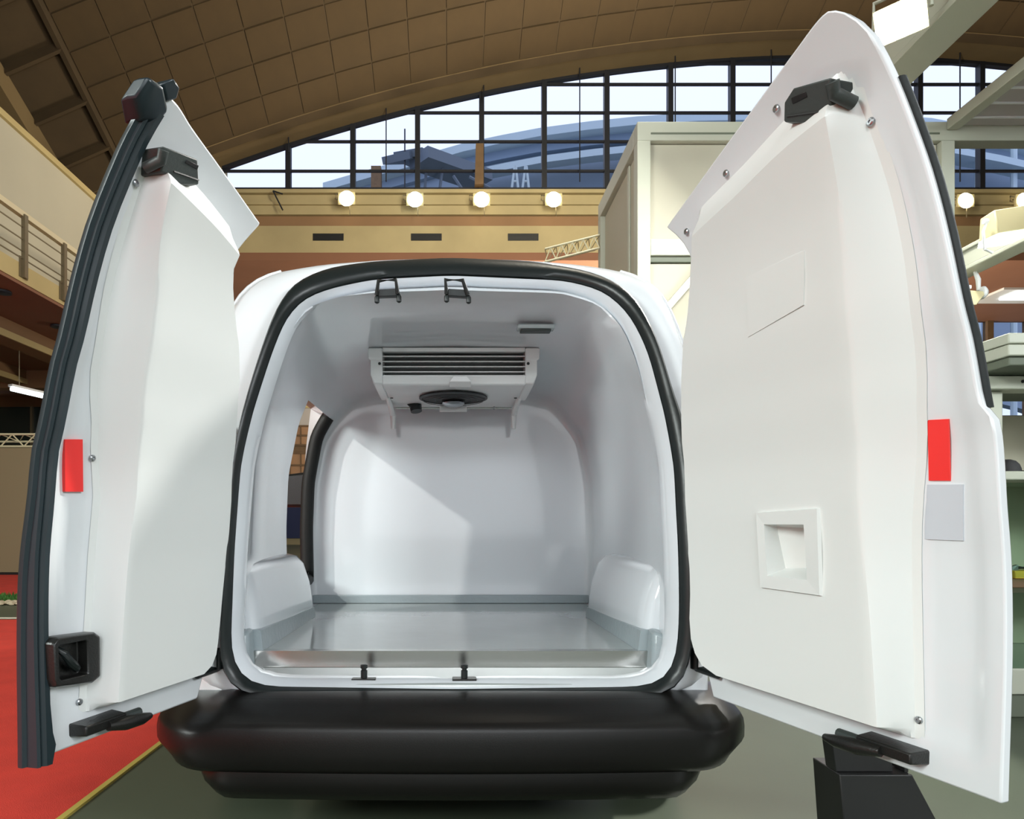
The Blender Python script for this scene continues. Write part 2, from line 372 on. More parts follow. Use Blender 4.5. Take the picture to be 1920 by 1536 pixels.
for z in (2.6, 4.9, 7.2, 9.4):
    obj('transom', MB().box(3.0, XR, 28.98, 29.1, z-.06, z+.06), M['frame'], w2)
for k in range(10, 23):
    obj('pane', MB().box(-15.36+k*1.85, -13.79+k*1.85, 29.05, 29.07, .5, 10.45), M['pane'], w2, smooth=0)
for k, (xa, xb) in enumerate(((9, 16.5), (16.5, 24))):
    tag(obj('stair_stringer', MB().bar((xa, 30.5, 6.6), (xb, 30.5, 10.2), .2, .12), M['frame']), ['dark slanting stair beam outside the lower far window', 'second dark slanting stair beam outside the lower far window'][k], 'beam')
# left gallery
GX = -8.0
wl_ = struct('wall_left', MB().box(-10.2, -9.9, -3, WY, 5.6, 9.95), M['whitewall'])
obj('coping', MB().box(-10.25, -9.82, -3, WY, 9.95, 10.1), M['slab'], wl_)
gs = struct('gallery_floor', MB().box(-16, GX, -3, WY, 5.52, 5.86), M['slab'])
obj('soffit_panel', MB().box(-16, GX-.02, -3, WY, 5.46, 5.519), M['soffit'], gs)
for x_ in (-9.9, -12.6):
    obj('soffit_beam', MB().box(x_-.25, x_+.25, -3, WY, 5.05, 5.46), M['wallbrown'], gs)
    obj('beam_edge', MB().box(x_+.25, x_+.29, -3, WY, 5.05, 5.2), M['slab'], gs)
for y_ in (17.2, 21.2):
    obj('cross_beam', MB().box(-16, GX-.02, y_, y_+.4, 4.95, 5.46), M['wallbrown'], gs)
gr = thing('gallery_railing', 'steel railing with thin cables along the raised gallery edge', 'railing', (GX, 8, 5.86))
obj('top_rail', MB().box(GX-.06, GX+.04, -3, WY-.1, 6.74, 6.84), M['railtop'], gr)
for z in (6.54, 6.31, 6.09, 5.95):
    obj('cable', MB().tube([(GX+.02, -3, z), (GX+.02, WY-.1, z)], .013, 6), M['rail'], gr)
for y in [-2.2+8*1250/(845-u) for u in (-90, 43, 117, 173, 215)]+[13.4, 15.6, 17.8, 20]:
    po = obj('post', MB().box(GX+.0, GX+.07, y-.05, y+.05, 5.6, 6.78), M['rail'], gr)
    obj('foot_plate', MB().box(GX+.0, GX+.02, y-.12, y+.12, 5.6, 5.98), M['rail'], po)
for k, (u, v) in enumerate(((4, 545), (109, 610))):
    p = at(u, v, 4.43*1250/(980-v))
    tag(obj('soffit_lamp', MB().lathe([(.11, 0), (.16, .01), (.16, .045), (.1, .06)], (p.x, p.y, 5.40), 18), M['frame']), ['small round dark downlight in the gallery soffit at the picture edge', 'small round dark downlight in the gallery soffit beside the left door'][k], 'lamp')
p = at(72, 741, 16.0)
tl = thing('tube_light', 'white fluorescent tube light under the gallery', 'lamp', (p.x, p.y, p.z))
obj('tube', MB().tube([(p.x-.26, p.y-.6, p.z+.03), (p.x+.24, p.y+.4, p.z-.04)], .05, 8), M['tubeglow'], tl)
obj('hanger', MB().tube([(p.x-.2, p.y-.4, p.z+.1), (p.x-.2, p.y-.4, 5.46)], .01, 6), M['rail'], tl); obj('hanger', MB().tube([(p.x+.2, p.y+.3, p.z+.05), (p.x+.2, p.y+.3, 5.46)], .01, 6), M['rail'], tl)
obj('tray', MB().bar((p.x-.27, p.y-.62, p.z+.11), (p.x+.25, p.y+.42, p.z+.04), .16, .05), M['alu'], tl)
# dark glazing under the gallery
dg = struct('window_3', MB().box(-16, GX-.3, 20.4, 20.6, 0, 4.95), M['dkglass'])
for k in range(6): obj('mullion', MB().box(-15.5+k*1.3, -15.42+k*1.3, 20.3, 20.4, 0, 4.95), M['rail'], dg)
# beige stand wall with a truss
pn = thing('stand_wall', 'tall beige exhibition wall below the gallery', 'partition', (-10, 10.9, 0))
for k in range(4): obj('panel', MB().box(-12.1+k*1.03, -11.08+k*1.03, 10.9, 10.98, .05, 2.5), M['panel'], pn, bevel=.006)
obj('plinth', MB().box(-12.1, -8.0, 10.88, 11.0, 0, .05), M['black'], pn)
def truss(name, label, p, q, h, bays, r, offn=Vector((0, .22, 0)), up=Vector((0, 0, 1))):
    t = thing(name, label, 'truss', tuple(p))
    d = q-p
    for o_ in (Vector((0,0,0)), up*h, up*h*.5+offn):
        obj('chord', MB().tube([p+o_, q+o_], r, 8), M['truss'], t)
    for k in range(bays):
        a = p+d*(k/bays); b = p+d*((k+.5)/bays); c = p+d*((k+1)/bays)
        obj('lacing', MB().tube([a, b+up*h], r*.6, 6), M['truss'], t); obj('lacing', MB().tube([b+up*h, c], r*.6, 6), M['truss'], t)
        obj('lacing', MB().tube([a+up*h, b+up*h*.5+offn, c+up*h], r*.5, 6), M['truss'], t)
truss('lighting_truss', 'pale lattice truss lying on top of the beige stand wall', Vector((-12.1, 10.94, 2.53)), Vector((-7.95, 10.94, 2.53)), .24, 9, .022)
truss('lighting_truss', 'pale slanting lattice truss behind the van roof beside the white tower', at(1022, 491, 7.5), at(1124, 465, 7.5), .145, 5, .013)
# ground coverings
c1 = tag(obj('red_carpet', MB().box(-14, -1.36, -8.5, 4.83, 0, .008), M['carpet']), 'large bright red carpet on the floor beside the van', 'carpet')
obj('edge_strip', MB().box(-1.36, -1.335, -8.5, 4.83, 0, .010), M['trim'], c1)
tag(obj('red_carpet', MB().box(-14, -4.6, 7.25, 10.85, 0, .008), M['carpet']), 'strip of red carpet in front of the beige stand wall', 'carpet')
tag(obj('floor_tape', MB().box(-14, -3.5, 4.95, 5.02, 0, .003), M['white']), 'white line of tape on the grey floor beyond the red carpet', 'tape')
g = MB(); rng = random.Random(5)
for k in range(5200):
    x, y = rng.uniform(-11.5, -5.0), rng.uniform(6.37, 7.2); h = rng.uniform(.03, .075); a = rng.uniform(0, 6.28); w = .014
    g.add([(x-w*math.cos(a), y-w*math.sin(a), 0), (x+w*math.cos(a), y+w*math.sin(a), 0), (x+rng.uniform(-.02, .02), y+rng.uniform(-.02, .02), h)], [(0, 1, 2)])
go = obj('grass', g, M['grass'], smooth=0, fixn=False); tag(go, 'strip of bright green turf along the red carpet strip', 'grass', None, 'stuff')
so = MB()
for k in range(330):
    x, y, r = rng.uniform(-11.5, -5.0), rng.uniform(6.05, 6.27), rng.uniform(.025, .05)
    so.lathe([(r*.5, 0), (r, r*.4), (r*.8, r*.9), (r*.2, r*1.15)], (x, y, 0), 6)
tag(obj('pebbles', so, M['stone'], smooth=50), 'row of pale pebbles edging the green turf strip', 'pebbles', None, 'stuff')
# ------------------------------------------------------------------ outside: vaulted hall and gantry
OZ = 62.0
def far(u, v, Z=OZ): return at(u, v, Z)
top = [(610, 358), (700, 332), (775, 312), (869, 285), (940, 270), (1009, 257), (1100, 245), (1187, 236), (1300, 229), (1450, 226), (1600, 230), (1730, 239), (1820, 256), (1920, 279), (2050, 320), (2200, 375)]
struct('ground', MB().box(-80, 160, 40, 130, -.2, 0), M['floor'])
hall = thing('vaulted_hall', 'grey blue vaulted exhibition hall outside, beyond the arched window', 'building', (far(1400, 500).x, OZ, 0))
sec = [[(p.x, p.y+dy, p.z+dz) for dy, dz in ((0, 0), (26, 6), (26, -1), (0, -1.4))] for p in [far(*a) for a in top]]
obj('roof', MB().loft(sec, True, True), M['roofblue'], hall, smooth=60)
sec = [[(p.x, p.y+dy, p.z+dz) for dy, dz in ((-1.2, .15), (.2, .15), (.2, -.6), (-1.2, -.6))] for p in [far(*a) for a in top]]
obj('roof_edge', MB().loft(sec, True, True), M['roofrim'], hall, smooth=60)
sec = [[(p.x, p.y+dy, p.z+dz) for dy, dz in ((-3.4, -3.6), (-.5, -2.6), (-.5, -3.3), (-3.4, -4.2))] for p in [far(*a) for a in top[3:]]]
obj('canopy', MB().loft(sec, True, True), M['roofrim'], hall, smooth=60)
sec = [[(p.x, p.y+.6+dy, p.z+dz) for dy, dz in ((0, -1.4), (1, -1.4), (1, -24), (0, -24))] for p in [far(*a) for a in top]]
obj('facade', MB().loft(sec, True, True), M['roofblue'], hall, smooth=60)
for u in (1215, 1238, 1345, 1560, 1745, 1795, 1860):
    p = far(u, 330); obj('column', MB().tube([(p.x, OZ-4.6, 0), (p.x, OZ-4.6, 36)], .25, 8), M['roofrim'], hall)
gt = thing('gantry', 'dark slab gantry on slanting legs outside the arched window', 'gantry', tuple(far(800, 380, 48)))
GZ = 48
def slab(u0, v0, u1, v1, th): return MB().bar(far(u0, v0, GZ), far(u1, v1, GZ+4), 2.2, th)
obj('deck', slab(742, 296, 790, 296, .5), M['roofdark'], gt); obj('deck', slab(765, 288, 800, 306, .5), M['roofdark'], gt); obj('deck', slab(785, 296, 905, 338, .8), M['roofdark'], gt)
for u0, v0, u1, v1 in ((800, 310, 795, 375), (830, 312, 822, 375), (850, 330, 880, 375), (880, 332, 960, 375)):
    obj('leg', MB().tube([far(u0, v0, GZ+1), far(u1, v1, GZ+1), (far(u1, v1, GZ+1).x, far(u1, v1, GZ+1).y, 0)], .12, 6), M['roofdark'], gt)
obj('mast', MB().tube([far(759, 242, GZ), far(759, 356, GZ)], .06, 6), M['frame'], gt)
p0 = far(706, 345, GZ)
tag(obj('chimney', MB().box(p0.x-.35, p0.x+.35, p0.y-.4, p0.y+.4, 0, p0.z+1.1), M['wood']), 'short brown stack outside the window, left of the gantry', 'chimney')
for k, u in enumerate((965, 985)):
    tg = thing('frame_tower', ['white frame tower outside the window, left of its twin', 'white frame tower outside the window, right of its twin'][k], 'tower', tuple(far(u, 380, 50)))
    b0_ = far(u, 358, 50)
    obj('leg', MB().tube([(b0_.x-.3, b0_.y, 0), far(u-6, 358, 50), far(u, 312, 50)], .1, 6), M['roofrim'], tg); obj('leg', MB().tube([(b0_.x+.3, b0_.y, 0), far(u+7, 358, 50), far(u+2, 312, 50)], .1, 6), M['roofrim'], tg)
    obj('rung', MB().tube([far(u-5, 340, 50), far(u+6, 340, 50)], .08, 6), M['roofrim'], tg)
# ------------------------------------------------------------------ exhibition stand on the right
TZ = 6.0; TY = CAM.y+TZ; tx0 = (1195-845)/1250*TZ; tz1 = 4.64; ty2 = CAM.y+7.6
tw = thing('stand_tower', 'white framed exhibition tower with cream panels behind the open right door', 'exhibition stand', (tx0, TY, 0))
def bb(name, x0, x1, y0, y1, z0, z1, m='booth', par=None, bev=.006): return obj(name, MB().box(x0, x1, y0, y1, z0, z1), M[m], par or tw, bevel=bev)
bb('post', tx0, tx0+.12, TY, TY+.12, 0, tz1-.17); bb('post', tx0, tx0+.12, ty2-.12, ty2, 0, tz1-.17)
bb('post', 4.42, 4.54, TY, TY+.12, 0, tz1-.17)
bb('header', tx0, 5.9, TY, TY+.14, tz1-.17, tz1); bb('header', tx0, tx0+.14, TY+.141, ty2, tz1-.17, tz1)
bb('groove', tx0+.121, 4.40, TY-.004, TY+.01, tz1-.115, tz1-.10, 'boothdk', bev=0)
bb('panel', tx0+.13, 3.0, TY+.05, TY+.08, 3.60, tz1-.18, 'boothpanel'); bb('panel', 3.02, 4.41, TY+.05, TY+.08, 3.60, tz1-.18, 'boothpanel')
bb('rail', tx0+.121, 4.41, TY+.01, TY+.11, 3.44, 3.59); bb('rail', tx0+.121, 4.41, TY+.03, TY+.09, 3.385, 3.435, 'boothdk')
bb('panel', tx0+.13, 3.0, TY+.05, TY+.08, 2.3, 3.38, 'boothpanel'); bb('panel', 3.02, 4.41, TY+.05, TY+.08, 2.3, 3.38, 'boothpanel')
bb('rail', tx0+.02, tx0+.10, TY+.13, ty2-.13, 3.00, 3.12)
bb('panel', tx0+.05, tx0+.08, TY+.13, ty2-.13, 3.13, tz1-.18, 'boothpanel'); bb('panel', tx0+.05, tx0+.08, TY+.13, ty2-.13, 1.2, 2.99, 'boothpanel')
bb('rail', tx0+.03, tx0+.05, TY+.4, TY+.46, 3.13, tz1-.18)
obj('brace', MB().bar((tx0+.08, TY-.06, 2.75), (tx0+.66, TY-.06, 3.42), .10, .06), M['booth'], tw)
# near-side beams carrying the lamps and the ribbed roof sheet
def beam(label, x, z, y0, y1, w, h):
    t = thing('stand_beam', label, 'beam', (x, y0, z))
    bb('flange', x-w/2, x+w/2, y0, y1, z, z+h*.18, par=t); bb('web', x-w/2+.01, x+w/2-.01, y0, y1, z+h*.181, z+h*.82, par=t); bb('flange', x-w/2, x+w/2, y0, y1, z+h*.821, z+h, par=t)
    return t
beam('thick white overhead beam running forward past the dazzling floodlight', 3.66, 4.66, .9, TY+.1, .30, .30)
roof = thing('roof_sheet', 'ribbed translucent roof sheet in a pale frame, top right', 'roof panel', (4.5, TY-1.6, 4.6))
bb('side_rail', 4.46, 4.56, TY-2.0, TY-.005, 4.56, 4.66, par=roof); bb('side_rail', 6.0, 6.1, TY-2.0, TY-.005, 4.56, 4.66, par=roof)
bb('sheet', 4.561, 5.999, TY-2.0, TY-.005, 4.60, 4.612, 'poly', par=roof)
for k in range(9): bb('rib', 4.565, 5.995, TY-.15-k*.2, TY-.135-k*.2, 4.585, 4.599, 'alu', par=roof, bev=0)
fb = beam('pale stand beam running forward at the right, carrying two small floodlights', 3.66, 2.79, 1.2, 3.0, .14, .17)
bb('cross_tube', 3.2, 3.589, 2.85, 2.90, 2.88, 2.92, par=fb)
# dazzling floodlight near the top of the right door
lp = Vector((3.05, 2.32, 4.44))
t = thing('floodlight', 'dazzling white floodlight beside the top of the open right door', 'lamp', tuple(lp))
ax = (Vector((-.4, -1.2, 1.0))-lp).normalized(); sd = ax.cross(Vector((0, 0, 1))).normalized(); upv = sd.cross(ax).normalized()
def quad(c, w, h): return [c-sd*w-upv*h, c+sd*w-upv*h, c+sd*w+upv*h, c-sd*w+upv*h]
obj('housing', MB().hexa(quad(lp-ax*.12, .09, .07), quad(lp, .15, .11)), M['housing'], t)
obj('lens', MB().hexa(quad(lp+ax*.001, .14, .10), quad(lp+ax*.015, .13, .09)), M['floodglow'], t)
obj('yoke', MB().tube([lp-sd*.165-ax*.05, lp-sd*.165-ax*.05+Vector((0, 0, .19)), lp+sd*.165-ax*.05+Vector((0, 0, .19)), lp+sd*.165-ax*.05], .014, 8), M['booth'], t)
obj('arm', MB().tube([lp-ax*.05+Vector((0, 0, .19)), Vector((3.3, 2.35, 4.74)), Vector((3.52, 2.35, 4.80))], .018, 8), M['booth'], t)
# two small floodlights on the lower beam
c = at(1886, 425, 4.0)
t = thing('floodlight', 'boxy cream floodlight with a tubular yoke on top of the lower right beam', 'lamp', tuple(c))
obj('housing', MB().hexa([c+Vector(v_) for v_ in ((-.085, -.05, -.06), (.085, -.07, -.04), (.085, .10, -.03), (-.085, .10, -.05))], [c+Vector(v_) for v_ in ((-.07, -.0, .10), (.10, -.02, .12), (.09, .12, .12), (-.06, .12, .10))]), M['housing'], t, bevel=.006)
obj('lens', MB().hexa([c+Vector(v_) for v_ in ((-.095, -.055, -.115), (.075, -.07, -.085), (.08, .10, -.07), (-.09, .10, -.09))], [c+Vector(v_) for v_ in ((-.085, -.05, -.062), (.085, -.07, -.042), (.085, .10, -.032), (-.085, .10, -.052))]), M['tubeglow'], t)
obj('yoke', MB().tube([c+Vector(v_) for v_ in ((-.10, .02, .03), (-.12, .02, -.02), (-.11, .02, -.13), (-.05, .04, -.14))], .008, 8), M['alu'], t)
obj('pivot', MB().lathe([(.016, -.012), (.018, 0), (.014, .012)], c+Vector((-.105, .02, .04)), 12, 'x'), M['alu'], t)
obj('hose', MB().tube([c+Vector(v_) for v_ in ((.03, .1, .12), (.06, .08, .135), (.10, .06, .13), (.13, .05, .09))], .009, 8), M['alu'], t)
c = at(1820, 552, 4.68)
t = thing('floodlight', 'small floodlight hanging below the lower right beam beside the door', 'lamp', tuple(c))
obj('housing', MB().hexa([c+Vector(v_) for v_ in ((-.10, -.06, -.10), (-.02, -.08, -.10), (.0, .1, -.08), (-.10, .1, -.08))], [c+Vector(v_) for v_ in ((-.10, -.04, .02), (.07, -.06, .0), (.07, .1, .02), (-.10, .1, .04))]), M['housing'], t, bevel=.006)
obj('knob', MB().lathe([(.006, -.02), (.04, -.016), (.045, 0), (.03, .02), (.008, .03)], c+Vector((.06, -.03, .0)), 14, 'x'), M['alu'], t)
obj('stem', MB().tube([c+Vector((.04, -.02, .02)), c+Vector((.045, -.01, .10)), c+Vector((.03, 0, .16))], [.012, .016, .012], 8), M['alu'], t)
obj('switch', MB().box(c.x-.045, c.x-.015, c.y-.03, c.y, c.z+.03, c.z+.055), M['alu'], t, bevel=.003)
# recessed light panel in the far soffit
p = at(1925, 556, 27.5)
t = thing('soffit_light', 'white light panel in the terracotta soffit at the far right', 'lamp', (p.x, p.y, 10.3))
obj('tray', MB().box(p.x-1.6, p.x+2, p.y-.8, p.y+.9, 10.36, 10.449), M['alu'], t); obj('diffuser', MB().box(p.x-.9, p.x+1.9, p.y-.6, p.y+.3, 10.30, 10.359), M['tubeglow'], t)
for k, (u, v) in enumerate(((582, 737), (592, 748), (601, 756))):
    p = at(u, v, 25.0+1.4*k); tp_ = thing('pendant_lamp', ['bright pendant lamp seen through the side door, highest of three', 'bright pendant lamp seen through the side door, middle of three', 'bright pendant lamp seen through the side door, lowest of three'][k], 'lamp', tuple(p), 'pendant lamps under the far gallery')
    obj('globe', MB().lathe([(.02, -.14), (.10, -.10), (.14, 0), (.10, .09), (.04, .12)], p, 16), M['glow'], tp_); obj('rod', MB().tube([(p.x, p.y, p.z+.12), (p.x, p.y, 10.45)], .012, 6), M['frame'], tp_)
# showcase counter at the right edge
SY = CAM.y+3.5; sx0 = 2.84; sx1 = 4.2; sy1 = SY+.75
sc = thing('showcase', 'pale green glazed showcase counter with shelves at the right edge', 'showcase', (sx0, SY, 0))
bb('base', sx0+.0, sx1, SY+.02, sy1, 0, .125, 'boothdk', par=sc); bb('base_panel', sx0, sx1, SY, sy1, .126, .262, par=sc)
for x, y in ((sx0, SY), (sx0, sy1-.06), (sx1-.06, SY), (sx1-.06, sy1-.06), (sx0+.52, sy1-.06)): bb('post', x, x+.06, y, y+.06, .263, 1.72, par=sc)
bb('shelf', sx0+.0, sx1, SY+.061, sy1-.061, .68, .725, 'wood', par=sc); bb('shelf', sx0+.005, sx1, SY-.03, sy1-.061, 1.253, 1.298, par=sc)
bb('header', sx0-.06, sx1, SY-.05, SY+.08, 1.722, 1.79, par=sc); bb('header', sx0-.06, sx1, SY-.05, SY+.08, 1.796, 1.80, 'boothdk', par=sc, bev=0)
bb('cornice', sx0-.12, sx1, SY-.25, sy1, 1.845, 1.90, par=sc); bb('cornice', sx0-.12, sx1, SY-.25, sy1, 1.905, 1.956, par=sc)
bb('soffit', sx0-.10, sx1, SY-.23, sy1, 1.801, 1.844, 'boothdk', par=sc)
bb('glass_pane', sx0+.062, sx1-.062, SY+.005, SY+.013, .264, .66, 'glass', par=sc, bev=0); bb('glass_pane', sx0+.062, sx1-.062, SY+.005, SY+.013, .74, 1.24, 'glass', par=sc, bev=0)
bb('back_panel', sx0+.061, sx1-.061, sy1-.03, sy1-.01, .264, 1.71, 'boothpanel', par=sc)
bb('notice_strip', sx0+.075, sx0+.10, SY+.30, SY+.305, 1.40, 1.68, 'alu', par=sc, bev=0)
for k in range(2): obj('screw', MB().lathe([(.001, -.006), (.008, -.005), (.009, 0)], (sx0+.12+k*.12, SY-.05, 1.76), 8, 'y'), M['black'], sc)
px_ = lambda u: (u-845)/1250
c = Vector((px_(1889)*3.62, CAM.y+3.62, 1.299))
cp = thing('felt_cap', 'dark charcoal rounded cap lying on the upper showcase shelf', 'cap', tuple(c))
obj('crown', MB().lathe([(.062, 0), (.060, .022), (.052, .045), (.036, .064), (.014, .073), (.001, .074)], c, 22), M['charcoal'], cp)
br = MB(); ring0 = []; ring1 = []
for k in range(13):
    a = -1.1+2.2*k/12
    ring0.append(c+Vector((.058*math.cos(a), -.058*math.sin(a), .006))); ring1.append(c+Vector((.105*math.cos(a*.8), -.075*math.sin(a), .002)))
br.loft([ring0, ring1, [p+Vector((0, 0, .005)) for p in ring1], [p+Vector((0, 0, .005)) for p in ring0]], False, False, True); obj('brim', br, M['navy'], cp)
c = Vector((px_(1864)*3.62, CAM.y+3.62, 1.299))
bt = thing('bottle', 'small orange bottle with a red cap half hidden by the right door', 'bottle', tuple(c))
obj('body', MB().lathe([(.018, 0), (.020, .01), (.020, .10), (.012, .13), (.010, .14)], c, 16), M['orange'], bt); obj('cap', MB().lathe([(.013, .141), (.014, .15), (.014, .175), (.009, .18)], c, 16), M['red'], bt)
z = .726
c = Vector((px_(1908)*3.66, CAM.y+3.66, z))
tag(obj('yellow_box', MB().box(c.x-.055, c.x+.10, c.y-.05, c.y+.06, z, z+.042), M['yellow'], bevel=.004), 'flat yellow box lying on the lower showcase shelf', 'box')
c = Vector((px_(1880)*3.66, CAM.y+3.66, z))
tag(obj('tape_dispenser', MB().lathe([(.02, -.02), (.034, -.018), (.034, .018), (.02, .02), (.02, -.02)], (c.x, c.y, z+.034), 16, 'y'), M['cellar']), 'pale green roll standing on the lower showcase shelf', 'roll')
c = Vector((px_(1906)*3.66, CAM.y+3.66, z+.0425))
pl = thing('pliers', 'small steel pliers lying on the yellow box in the showcase', 'tool', tuple(c))
obj('jaw', MB().hexa([c+Vector(v_) for v_ in ((-.03, -.01, 0), (.0, -.012, 0), (.0, .012, 0), (-.03, .008, 0))], [c+Vector(v_) for v_ in ((-.03, -.008, .02), (.0, -.012, .03), (.0, .012, .03), (-.03, .006, .02))]), M['screw'], pl)
for s_ in (-1, 1): obj('grip', MB().tube([c+Vector((0, s_*.006, .012)), c+Vector((.03, s_*.02, .015)), c+Vector((.075, s_*.022, .007))], .006, 8), M['black'], pl)
# black display stand under the right door
bs = thing('display_stand', 'black tapered display stand on the floor below the right door', 'stand', (1.38, -.1, 0))
Zs = 2.14; a0 = at(1574, 1453, Zs); a1 = at(1711, 1453, Zs)
zt = a0.z; w0 = Vector((at(1586, 1536, Zs).x, a0.y, 0)); w1 = Vector((at(1762, 1536, Zs).x+.03, a0.y, 0))
obj('plinth', MB().hexa([w0, w1, w1+Vector((0, .17, 0)), w0+Vector((0, .17, 0))], [a0, a1, a1+Vector((0, .16, 0)), a0+Vector((0, .16, 0))]), M['black'], bs, bevel=.004)
b0, b1 = at(1566, 1453, Zs+.02), at(1675, 1453, Zs+.02)
obj('upright', MB().hexa([Vector((a0.x, a0.y+.02, zt+.001)), Vector((b1.x, a0.y+.02, zt+.001)), Vector((b1.x, a0.y+.08, zt+.001)), Vector((a0.x, a0.y+.08, zt+.001))],
    [Vector((a0.x-.055, a0.y+.02, .62)), Vector((b1.x-.03, a0.y+.02, .62)), Vector((b1.x-.03, a0.y+.08, .62)), Vector((a0.x-.055, a0.y+.08, .62))]), M['black'], bs, bevel=.003)
obj('side_leg', MB().hexa([Vector((a1.x-.012, a0.y+.02, zt+.001)), Vector((a1.x, a0.y+.02, zt+.001)), Vector((a1.x, a0.y+.08, zt+.001)), Vector((a1.x-.012, a0.y+.08, zt+.001))],
    [Vector((b1.x+.03, a0.y+.02, .44)), Vector((b1.x+.05, a0.y+.02, .44)), Vector((b1.x+.05, a0.y+.08, .44)), Vector((b1.x+.03, a0.y+.08, .44))]), M['black'], bs)
# ------------------------------------------------------------------ the van
van = thing('van', 'white refrigerated panel van seen from behind with both rear doors open', 'van', (0, 1.8, 0))
LT = [(.2,-.005),(.475,-.010),(.76,-.020),(.94,-.017),(1.07,-.003),(1.2,.012),(1.26,.030),(1.39,.063),(1.46,.088),(1.59,.127),(1.70,.168),(1.79,.214),(1.88,.268),(1.95,.325),(2.0,.37),(2.1,.46)]
def lean(z): return stab(LT, z)
NA = 144; CZ = 1.22
def star(pts, n=NA, cz=CZ):                         # resample a closed outline by angle around (0, cz)
    out = []
    P = [Vector((x, z-cz)) for x, z in pts]; m = len(P)
    for k in range(n):
        a = -math.pi/2+2*math.pi*k/n; d = Vector((math.cos(a), math.sin(a))); best = None
        for i in range(m):
            p, q = P[i], P[(i+1) % m]; e = q-p; den = d.x*(-e.y)+d.y*e.x
            if abs(den) < 1e-9: continue
            t = (p.x*(-e.y)+p.y*e.x)/den; s_ = (d.x*p.y-d.y*p.x)/den
            if t > 0 and -1e-6 <= s_ <= 1+1e-6: best = t if best is None else max(best, t)
        out.append((d.x*best, d.y*best+cz))
    return out
def smooth_loop(L, it=2):
    for _ in range(it):
        n = len(L); L = [((L[i-1][0]+2*L[i][0]+L[(i+1) % n][0])/4, (L[i-1][1]+2*L[i][1]+L[(i+1) % n][1])/4) for i in range(n)]
    return L
sealO = [(0,2.058),(-.302,2.036),(-.463,2.001),(-.570,1.925),(-.620,1.805),(-.650,1.65),(-.687,1.47),(-.709,1.30),(-.716,1.083),(-.735,.733),(-.750,.60),(-.735,.53),(-.69,.48),(-.64,.466),(0,.459),
         (.675,.466),(.73,.49),(.765,.54),(.778,.62),(.780,.733),(.778,1.355),(.746,1.509),(.717,1.671),(.673,1.83),(.610,1.92),(.520,1.979),(.323,2.036)]
sealI = [(0,1.962),(-.292,1.940),(-.446,1.892),(-.538,1.842),(-.585,1.759),(-.618,1.63),(-.658,1.45),(-.688,1.262),(-.696,1.083),(-.708,.733),(-.715,.62),(-.70,.55),(-.665,.51),(-.62,.497),(0,.488),
         (.65,.496),(.70,.52),(.730,.57),(.738,.65),(.740,.75),(.733,1.262),(.713,1.45),(.684,1.63),(.636,1.782),(.563,1.879),(.432,1.934)]
bodyP = [(0,2.086),(.3,2.070),(.51,2.048),(.68,2.012),(.755,1.955),(.800,1.85),(.825,1.7),(.855,1.45),(.868,1.2),(.872,.9),(.868,.62),(.845,.50),(.74,.462),(.3,.445),(0,.442)]
bodyP = bodyP+[(-x, z) for x, z in bodyP[-2:0:-1]]
SO = smooth_loop(star(sealO)); SI = smooth_loop(star(sealI)); BO = smooth_loop(star(bodyP), 1)
def on(L, dy=0, scl=1.0): return [Vector((x*scl, lean(z)+dy, (z-CZ)*scl+CZ)) for x, z in L]
def mix(A, B, t): return [(lerp(a[0], b[0], t), lerp(a[1], b[1], t)) for a, b in zip(A, B)]
def flat(L, y, sx=1, dz=0): return [Vector((x*sx, y, z+dz)) for x, z in L]
# exterior shell: rear frame, sides, roof, cab, bonnet
def section(y, topz, w, bot, shoulder=1.0):
    P = [(0, topz), (.55*w, topz-.03), (.80*w, topz-.10*shoulder), (.90*w, topz-.25*shoulder), (.97*w, max(1.15, topz-.6)), (w, .95), (w, .6), (.97*w, bot+.05), (.8*w, bot), (0, bot)]
    P = P+[(-x, z) for x, z in P[-2:0:-1]]
    return [Vector((x, y, z)) for x, z in smooth_loop(star(P, cz=min(CZ, (topz+bot)/2+.1)), 1)]
Y0, Y1 = .95, 1.45                                  # side door opening along the van
hole = lambda L: [i for i in range(NA) if L[i][0] < 0 and .66 < L[i][1] < 1.70]
HK = [k for k in range(NA) if BO[k][0] < -.3 and .62 < BO[k][1] < 1.74]
def body_at(y): return [Vector((x*1.012, y, z+.012*(z > 1.3))) for x, z in BO]
rings = [on(mix(SO, SI, .35), .03), on(SO, .004), on(mix(SO, BO, .5), -.004), on(mix(SO, BO, .85), .006), on(BO, .03), [Vector((x*1.01, lean(z)+.09, z+.004)) for x, z in BO]]
body_y = [.62, Y0, 1.15, 1.45, 1.78, 2.0]
rings += [body_at(y) for y in body_y]
k0 = 6
rings += [section(2.6, 2.05, .87, .30), section(2.95, 1.98, .87, .28), section(3.35, 1.62, .86, .28, .8), section(3.75, 1.20, .85, .28, .5), section(4.3, 1.02, .83, .28, .5), section(4.5, .86, .78, .30, .4)]
HS = set(HK)
bs_ = MB().loft(rings, True, False, False, skip=lambda i, k: k0+1 <= i < k0+4 and k in HS and (k+1) % NA in HS)
bs_.f.append(tuple(range(len(rings)*NA-NA, len(rings)*NA)))
body = obj('body_shell', bs_, M['paint'], van, smooth=50)
obj('windscreen', MB().hexa([(-.66, 3.33, 1.64), (.66, 3.33, 1.64), (.66, 3.35, 1.65), (-.66, 3.35, 1.65)], [(-.60, 2.99, 1.95), (.60, 2.99, 1.95), (.60, 3.01, 1.96), (-.60, 3.01, 1.96)]), M['dkglass'], van)
